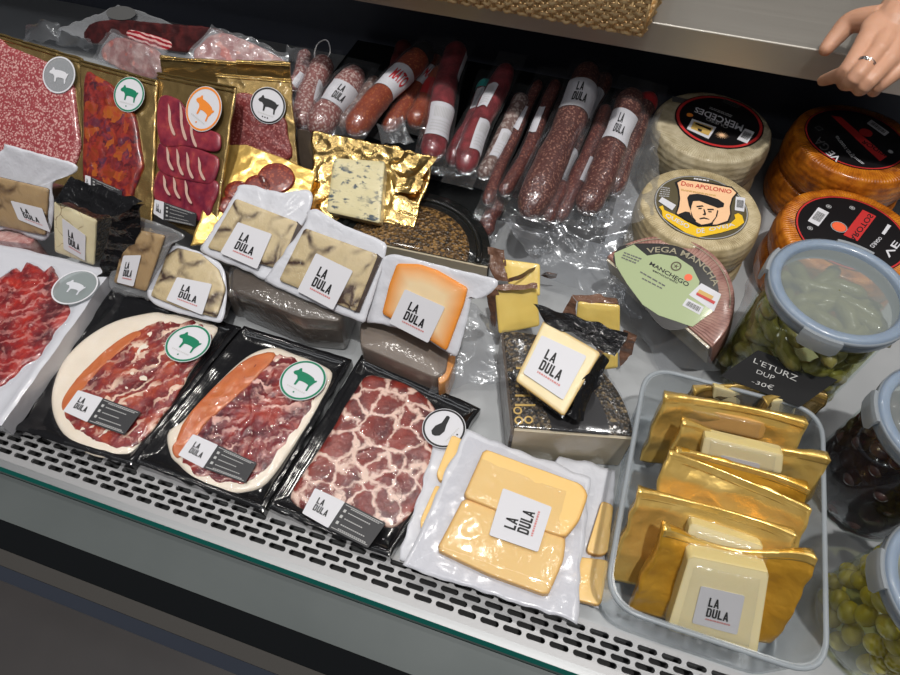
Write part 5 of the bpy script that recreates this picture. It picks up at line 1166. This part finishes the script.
# ------------------------------------------------------------------ packs lying in the shade at the back
def backpack(label, q, z, meats, film, seed, name='meat_tray', cover=True):
    fr = plane_z(q, z); t = thing(name, label, 'packaged meat', fr); l = fr.ps(q, 0)
    part('tray_base', sheet([l[3], l[2], l[1], l[0]], 36, 36, crk(.0025, 24, seed), jit=.006, seed=seed, back=-.004), MT[film], t)
    for k, (pl, mat, h) in enumerate(meats): meat(t, fr, pl, .001+k*.001, h, mat, 'meat_slices', seed=seed+k, rag=.05, N=70)
    return t, fr
P = lambda p: cpx(p, 0, 0, 5.625)
tz, fz = backpack('grey tray of dark dried meat lying in the shade at the back', [(118, 6), (285, 58), (240, 95), (58, 29)], (.2, .2, .13, .13), [(P([(500, 140), (620, 110), (760, 115), (900, 130), (1250, 170), (1100, 290), (900, 280), (700, 240), (520, 250), (470, 210)]), 'cured_dark', .006), (P([(720, 170), (800, 180), (960, 230), (960, 280), (880, 280), (780, 240), (720, 210)]), 'bacon_stripes', .007)], 'milky_film', 41)
part('round_sticker', prism(resample(fz.ps(ell(15, 7, 24, (121, 13)), .008), 30), .0075, .008), MT['dim_grey'], tz, smooth=False)
for lab, q, z, sd in (('clear bag of pink sliced meat behind the salami and chorizo packs', [(112, 32), (165, 52), (160, 85), (95, 60)], (.25, .25, .2, .2), 42), ('clear bag of pink sliced meat behind the loin pack', [(212, 28), (285, 58), (290, 75), (180, 66)], (.24, .24, .2, .2), 43)):
    tt, ff = backpack(lab, q, z, [([(x*.8+(q[0][0]+q[2][0])*.1, y*.8+(q[0][1]+q[2][1])*.1) for x, y in q], 'pink_meat', .01)], 'milky_film', sd, 'meat_bag')
    l = ff.ps([(q[0][0], q[0][1]-4), (q[1][0]+4, q[1][1]-2), q[2], (q[3][0]-3, q[3][1])], .012)
    part('clear_film', sheet([l[3], l[2], l[1], l[0]], 40, 40, lambda s, t, x, y: .012+crk(.007, 26, sd)(s, t, x, y), jit=.008, seed=sd), MT['bag_film'], tt)
for lab, q, z, sd in (('crumpled clear film behind the pale salami pack', [(28, 24), (60, 22), (62, 44), (24, 40)], (.27, .26, .23, .24), 44), ('crumpled shiny film with a dark patch beside the pale salami pack', [(58, 30), (92, 40), (94, 50), (56, 44)], (.25, .25, .22, .23), 45), ('crumpled clear film between the dark salami pack and the pale sausages', [(285, 45), (312, 52), (312, 68), (284, 62)], (.2, .2, .16, .17), 46), ('twisted clear film in front of the red banded sausage', [(378, 128), (402, 118), (415, 142), (382, 146)], (.13, .13, .1, .1), 47)):
    tag(bag(None, q, z, sd, 'bag_film', .012, 30, 30, 'crumpled_film'), lab, 'film')
# ------------------------------------------------------------------ sausages
def sausage(label, lo, hi, r, mat, zl=.09, zh=.135, bands=(), seed=0, sleeve=True, bend=.006, knot=None, cap=None, group=None, name='sausage', flat_=1.0, ext=.0):
    """lo, hi: pixels of the lower and upper end; r in pixels at the lower end"""
    a, b_ = at(*lo, zl), at(*hi, zh)
    b_ = b_+(b_-a)*ext
    d = (b_-a); L = d.length; u = d.normalized()
    R = r/FPX*(a-EYE).dot(fw)
    fr = Fr(a, u, Vector((0, 0, 1)).cross(u)); t = thing(name, label, 'sausage', fr, group)
    rnd = random.Random(seed+100); ph = rnd.random()*6
    def cl(s): return (L*s, bend*math.sin(PI*s)*(1 if seed % 2 else -1)+.0015*math.sin(9*s+ph), .0015*math.sin(7*s+ph))
    def rad(s):
        e = min(s, 1-s)*L/(R*1.5); return R*(max(.0, 1-(1-min(1, e))**2.2)**.5*.94+.06)*(1+.05*math.sin(s*13+ph)+.025*math.sin(s*29+ph*2))
    n = 44; S = [(1-math.cos(PI*i/n))/2*.5+.5*i/n for i in range(n+1)]
    mb = tube([cl(s) for s in S], [rad(s) for s in S], 22)
    mb.v = [tuple(Vector(v)*(1)+Vector((0, .0011*noise.noise((v[0]*90, v[1]*90, v[2]*90+seed)), .0014*noise.noise((v[0]*80+5, v[1]*80, v[2]*80+seed))))) for v in mb.v]
    cas = part('casing', mb, MT[mat], t)
    # the camera side of the casing: the angle round the axis that looks at the eye
    def surf(s, th, off):
        c = Vector(cl(s)); rr_ = rad(s)+off; return (c.x, c.y+rr_*math.cos(th), c.z+rr_*math.sin(th))
    e = fr.loc(EYE); th0 = math.atan2(e.z, e.y)
    for bd in bands:
        s0, s1, w, off, kind = bd
        mp = lambda x, y, o=.0: surf(s0+(s1-s0)*y, th0+off+w*(x-.5), o)
        NX, NY = 14, 8; mbb = MB(); v = []
        for j in range(NY+1):
            for i in range(NX+1):
                x_, y_ = i/NX, j/NY; yy_ = y_+.12*math.sin(x_*PI*1.6+seed)*(.3); v.append(mp(x_, yy_, .0016))
        mbb.add(v, [(j*(NX+1)+i, j*(NX+1)+i+1, (j+1)*(NX+1)+i+1, (j+1)*(NX+1)+i) for j in range(NY) for i in range(NX)])
        lb_ = part('paper_band' if kind != 'red' else 'red_band', mbb, MT['red' if kind == 'red' else ('teal' if kind == 'teal' else 'sticker')], t)
        M2 = lambda x, y: mp(x, y+.12*math.sin(x*PI*1.6+seed)*.3, .0024)
        if kind == 'dula': part('lettering', polys(word('LA', .33, .53, .3, .42)+word('DULA', .31, .18, .3, .42), M2, 0), MT['ink'], lb_, smooth=False)
        elif kind == 'code':
            ps = [[(.2+.05*i, .55), (.225+.05*i, .55), (.225+.05*i, .85), (.2+.05*i, .85)] for i in range(12)]
            part('fine_print', polys(ps+[[(.15+.07*i, .12+.1*k), (.2+.07*i, .12+.1*k), (.2+.07*i, .15+.1*k), (.15+.07*i, .15+.1*k)] for i in range(10) for k in range(4)], M2, 0), MT['grey_ink'], lb_, smooth=False)
        elif kind == 'mato':
            part('lettering', text('MATO', sub_map(M2, .3, .8, .3, .75), 0, bold=.03), MT['red_ink'], lb_, smooth=False)
    if sleeve:
        hwid = R*1.35
        def sl(s, k, top):
            c = Vector(cl(max(0, min(1, s)))); ex = (s-max(0, min(1, s)))*L; rr_ = rad(max(0, min(1, s))); a_ = (k-.5)*PI
            y = c.y+math.sin(a_)*(hwid if abs(k-.5) > .45 else rr_*1.12); z = c.z+(math.cos(a_)*rr_*1.1+.002 if 0 <= s <= 1 else .003)
            q = Vector((c.x+ex, y, z)); q.z += .002*ridge(q.x, q.y, 50, seed)+.0016*noise.noise((q.x*90, q.y*90, seed)); return q
        v = []; NA, NB = 44, 12
        for i in range(NA+1):
            s = -.12+1.24*i/NA
            for k in range(NB+1): v.append(sl(s, k/NB, 1))
        part('clear_sleeve', MB().add(v, [(i*(NB+1)+k, i*(NB+1)+k+1, (i+1)*(NB+1)+k+1, (i+1)*(NB+1)+k) for i in range(NA) for k in range(NB)]), MT['sleeve_film'], t)
    if cap:
        s0 = .86; v = [surf(s0+(1-s0)*j/5*.99, 2*PI*i/20, .0014) for j in range(6) for i in range(20)]
        part('end_cap', MB().add(v, [(j*20+i, j*20+(i+1) % 20, (j+1)*20+(i+1) % 20, (j+1)*20+i) for j in range(5) for i in range(20)]), MT[cap], t)
    if knot:
        c = Vector(cl(1)); pts = [c+Vector((0, 0, .004)), c+Vector((-.03, .012, .02)), c+Vector((.01, .018, .024)), c+Vector((.035, .004, .018)), c+Vector((.0, -.012, .016)), c+Vector((-.035, -.004, .016))]
        part('string_loop', tube([tuple(p) for p in catmull([tuple(p) for p in pts], 5)], .0013, 6), MT['string'], t)
    return t
S_ = sausage
S_('pale fuet sausage with a white string loop, beside the dark salami pack', (300, 128), (326, 58), 12, 'fuet_casing', .12, .15, [(.3, .58, 1.1, .9, 'code')], 1, knot=True)
S_('short pale fuet sausage tucked behind the dark salami pack', (292, 92), (306, 52), 8, 'fuet_casing', .13, .15, [(.05, .35, 1.2, .3, 'plain')], 2)
S_('pale fuet sausage with a curled white paper band, second from the string loop one', (316, 136), (360, 70), 15, 'fuet_casing', .12, .15, [(.36, .66, 2.3, 0, 'dula')], 3)
S_('greyish empty looking fuet sausage in a clear sleeve next to the orange chorizo', (338, 128), (377, 78), 8, 'grey_casing', .11, .14, [], 4)
S_('orange brown chorizo sausage with a white band and red lettering', (350, 134), (430, 47), 13, 'chorizo_casing', 0.138, 0.168, [(.42, .66, 2.5, -.1, 'mato')], 5, cap='rubber')
S_('thin dark chorizo sausage with a white band and red lettering', (384, 130), (444, 52), 10, 'chorizo_casing', 0.102, 0.13, [(.5, .72, 2.4, 0, 'mato')], 6, cap='rubber')
S_('dark chorizo sausage with a bright red band', (414, 128), (447, 68), 11, 'chorizo_casing', .1, .135, [(.42, .68, 2.2, 0, 'red')], 7)
S_('black tipped dark sausage standing highest behind the orange chorizo', (385, 96), (406, 42), 10, 'cured_dark', .1, .15, [], 8, sleeve=False)
S_('thick red cured sausage with two large white paper labels', (432, 160), (458, 46), 13, 'loin_casing', 0.135, 0.172, [(.13, .4, 2.4, .2, 'code'), (.66, .9, .6, 1.2, 'plain')], 9)
S_('red cured sausage with a teal end tie, between two thicker red ones', (450, 165), (488, 82), 10, 'loin_casing', 0.1, 0.135, [(.1, .36, 1.6, .6, 'code'), (.58, .84, .8, -.6, 'code')], 10, cap='teal')
S_('bright red cured sausage with two white stickers, next to the grey fuet', (462, 172), (509, 66), 12, 'loin_casing', 0.135, 0.172, [(.14, .4, 1.3, .5, 'code'), (.5, .72, .9, -.5, 'code')], 11)
S_('grey floury fuet sausage with a long white label', (480, 178), (522, 95), 9, 'grey_casing', .1, .14, [(.2, .5, 1.9, .4, 'code')], 12)
S_('pencil thin dark sausage, first of the two thin ones from the grey fuet', (487, 205), (540, 82), 6, 'thin_casing', 0.1, 0.142, [(.55, .75, 1.2, -.4, 'plain')], 13)
S_('pencil thin dark sausage closest to the big speckled salami', (503, 196), (556, 82), 7, 'thin_casing', 0.108, 0.15, [(.5, .72, 1.2, -.7, 'plain')], 14)
S_('short dark sausage end poking out under the thin sausages', (486, 236), (502, 196), 8, 'thin_casing', .06, .08, [], 15)
S_('big speckled salami sausage with a white paper band', (526, 216), (590, 66), 17, 'salami_casing', 0.14, 0.18, [(.62, .82, 2.5, 0, 'dula')], 16)
S_('dark salami sausage tucked against the big banded one, with its own white band', (545, 205), (606, 76), 11, 'salami_casing', 0.098, 0.14, [(.6, .82, 2.2, -.2, 'dula'), (.1, .36, 1.8, .3, 'code')], 17)
S_('thin speckled sausage leaning between the two banded salamis', (556, 220), (607, 106), 9, 'thin_casing', 0.115, 0.155, [(.3, .5, 1.2, .9, 'plain')], 18)
S_('short thin sausage lying over the lower end of the thin speckled one', (548, 222), (566, 182), 8, 'thin_casing', .125, .135, [], 19)
S_('speckled salami sausage with a white paper band, next to the beige wheels', (584, 212), (632, 92), 15, 'salami_casing', 0.135, 0.17, [(.5, .74, 2.2, 0, 'dula')], 20)
S_('speckled sausage nearest the beige wheels, with a red tip', (612, 195), (650, 96), 12, 'salami_casing', 0.12, 0.155, [], 21, cap='red')
WORLD_S, SUN_D, SUN_E, SPOT_E, STRIP_E, EXPO = .25, (-.12, .19, -1), 2.1, 2.9, 4.5, -0.08
# ------------------------------------------------------------------ light
w = bpy.data.worlds.new('shop'); SC.world = w; w.use_nodes = True; nt = w.node_tree
bg = nt.nodes['Background']
tc = nt.nodes.new('ShaderNodeTexCoord'); gr = nt.nodes.new('ShaderNodeSeparateXYZ'); nt.links.new(tc.outputs['Generated'], gr.inputs[0])
rp = nt.nodes.new('ShaderNodeValToRGB'); nt.links.new(gr.outputs[2], rp.inputs[0]); e = rp.color_ramp.elements
e[0].position = 0; e[0].color = (.05, .05, .055, 1); e[1].position = .8; e[1].color = (.42, .42, .45, 1)
nt.links.new(rp.outputs[0], bg.inputs[0]); bg.inputs[1].default_value = WORLD_S
def light(name, typ, loc, tgt, en, col=(1, 1, 1), **k):
    l = bpy.data.lights.new(name, typ); l.energy = en; l.color = col
    for a, v in k.items(): setattr(l, a, v)
    o = bpy.data.objects.new(name, l); COL.objects.link(o); o.location = loc
    o.rotation_euler = (Vector(tgt)-Vector(loc)).to_track_quat('-Z', 'Y').to_euler(); return o
light('key_light', 'SUN', (0.25, .3, 3), Vector((0.25, .3, 3))+Vector(SUN_D), SUN_E, (1, .97, .92), angle=.03)
for i, x in enumerate((-1.3, -.75, -.2, .35, .9)):
    light('ceiling_and_sparkle_spot', 'AREA', (x, .75, 1.75), (x, .75, 0), SPOT_E, (1, .96, .9), shape='DISK', size=.09)
for i, (x, y) in enumerate(((-1.5, -.35), (-.9, -.5), (-.3, -.45), (.3, -.5), (.8, -.3), (-1.1, 1.7), (-.5, 1.6), (.1, 1.7), (.6, 1.55))):
    light('ceiling_and_sparkle_spot', 'AREA', (x, y, 1.7), (x*.8, .6, 0), SPOT_E*.35, (1, .97, .93), shape='DISK', size=.06)  # extra unseen discs, added for more sparkle on the films
light('fill_strip', 'AREA', (-.4, .1, 1.8), (-.4, .7, 0), STRIP_E, (.95, .97, 1), shape='RECTANGLE', size=3.0, size_y=.12)  # unseen strip added for highlights and fill
SC.view_settings.view_transform = 'Standard'; SC.view_settings.look = 'None'; SC.view_settings.exposure = EXPO; SC.view_settings.gamma = 1.0
SC.cycles.max_bounces = 10; SC.cycles.transparent_max_bounces = 24; SC.cycles.caustics_reflective = False; SC.cycles.caustics_refractive = False
SC.cycles.sample_clamp_indirect = 4.0
SC.cycles.use_denoising = True
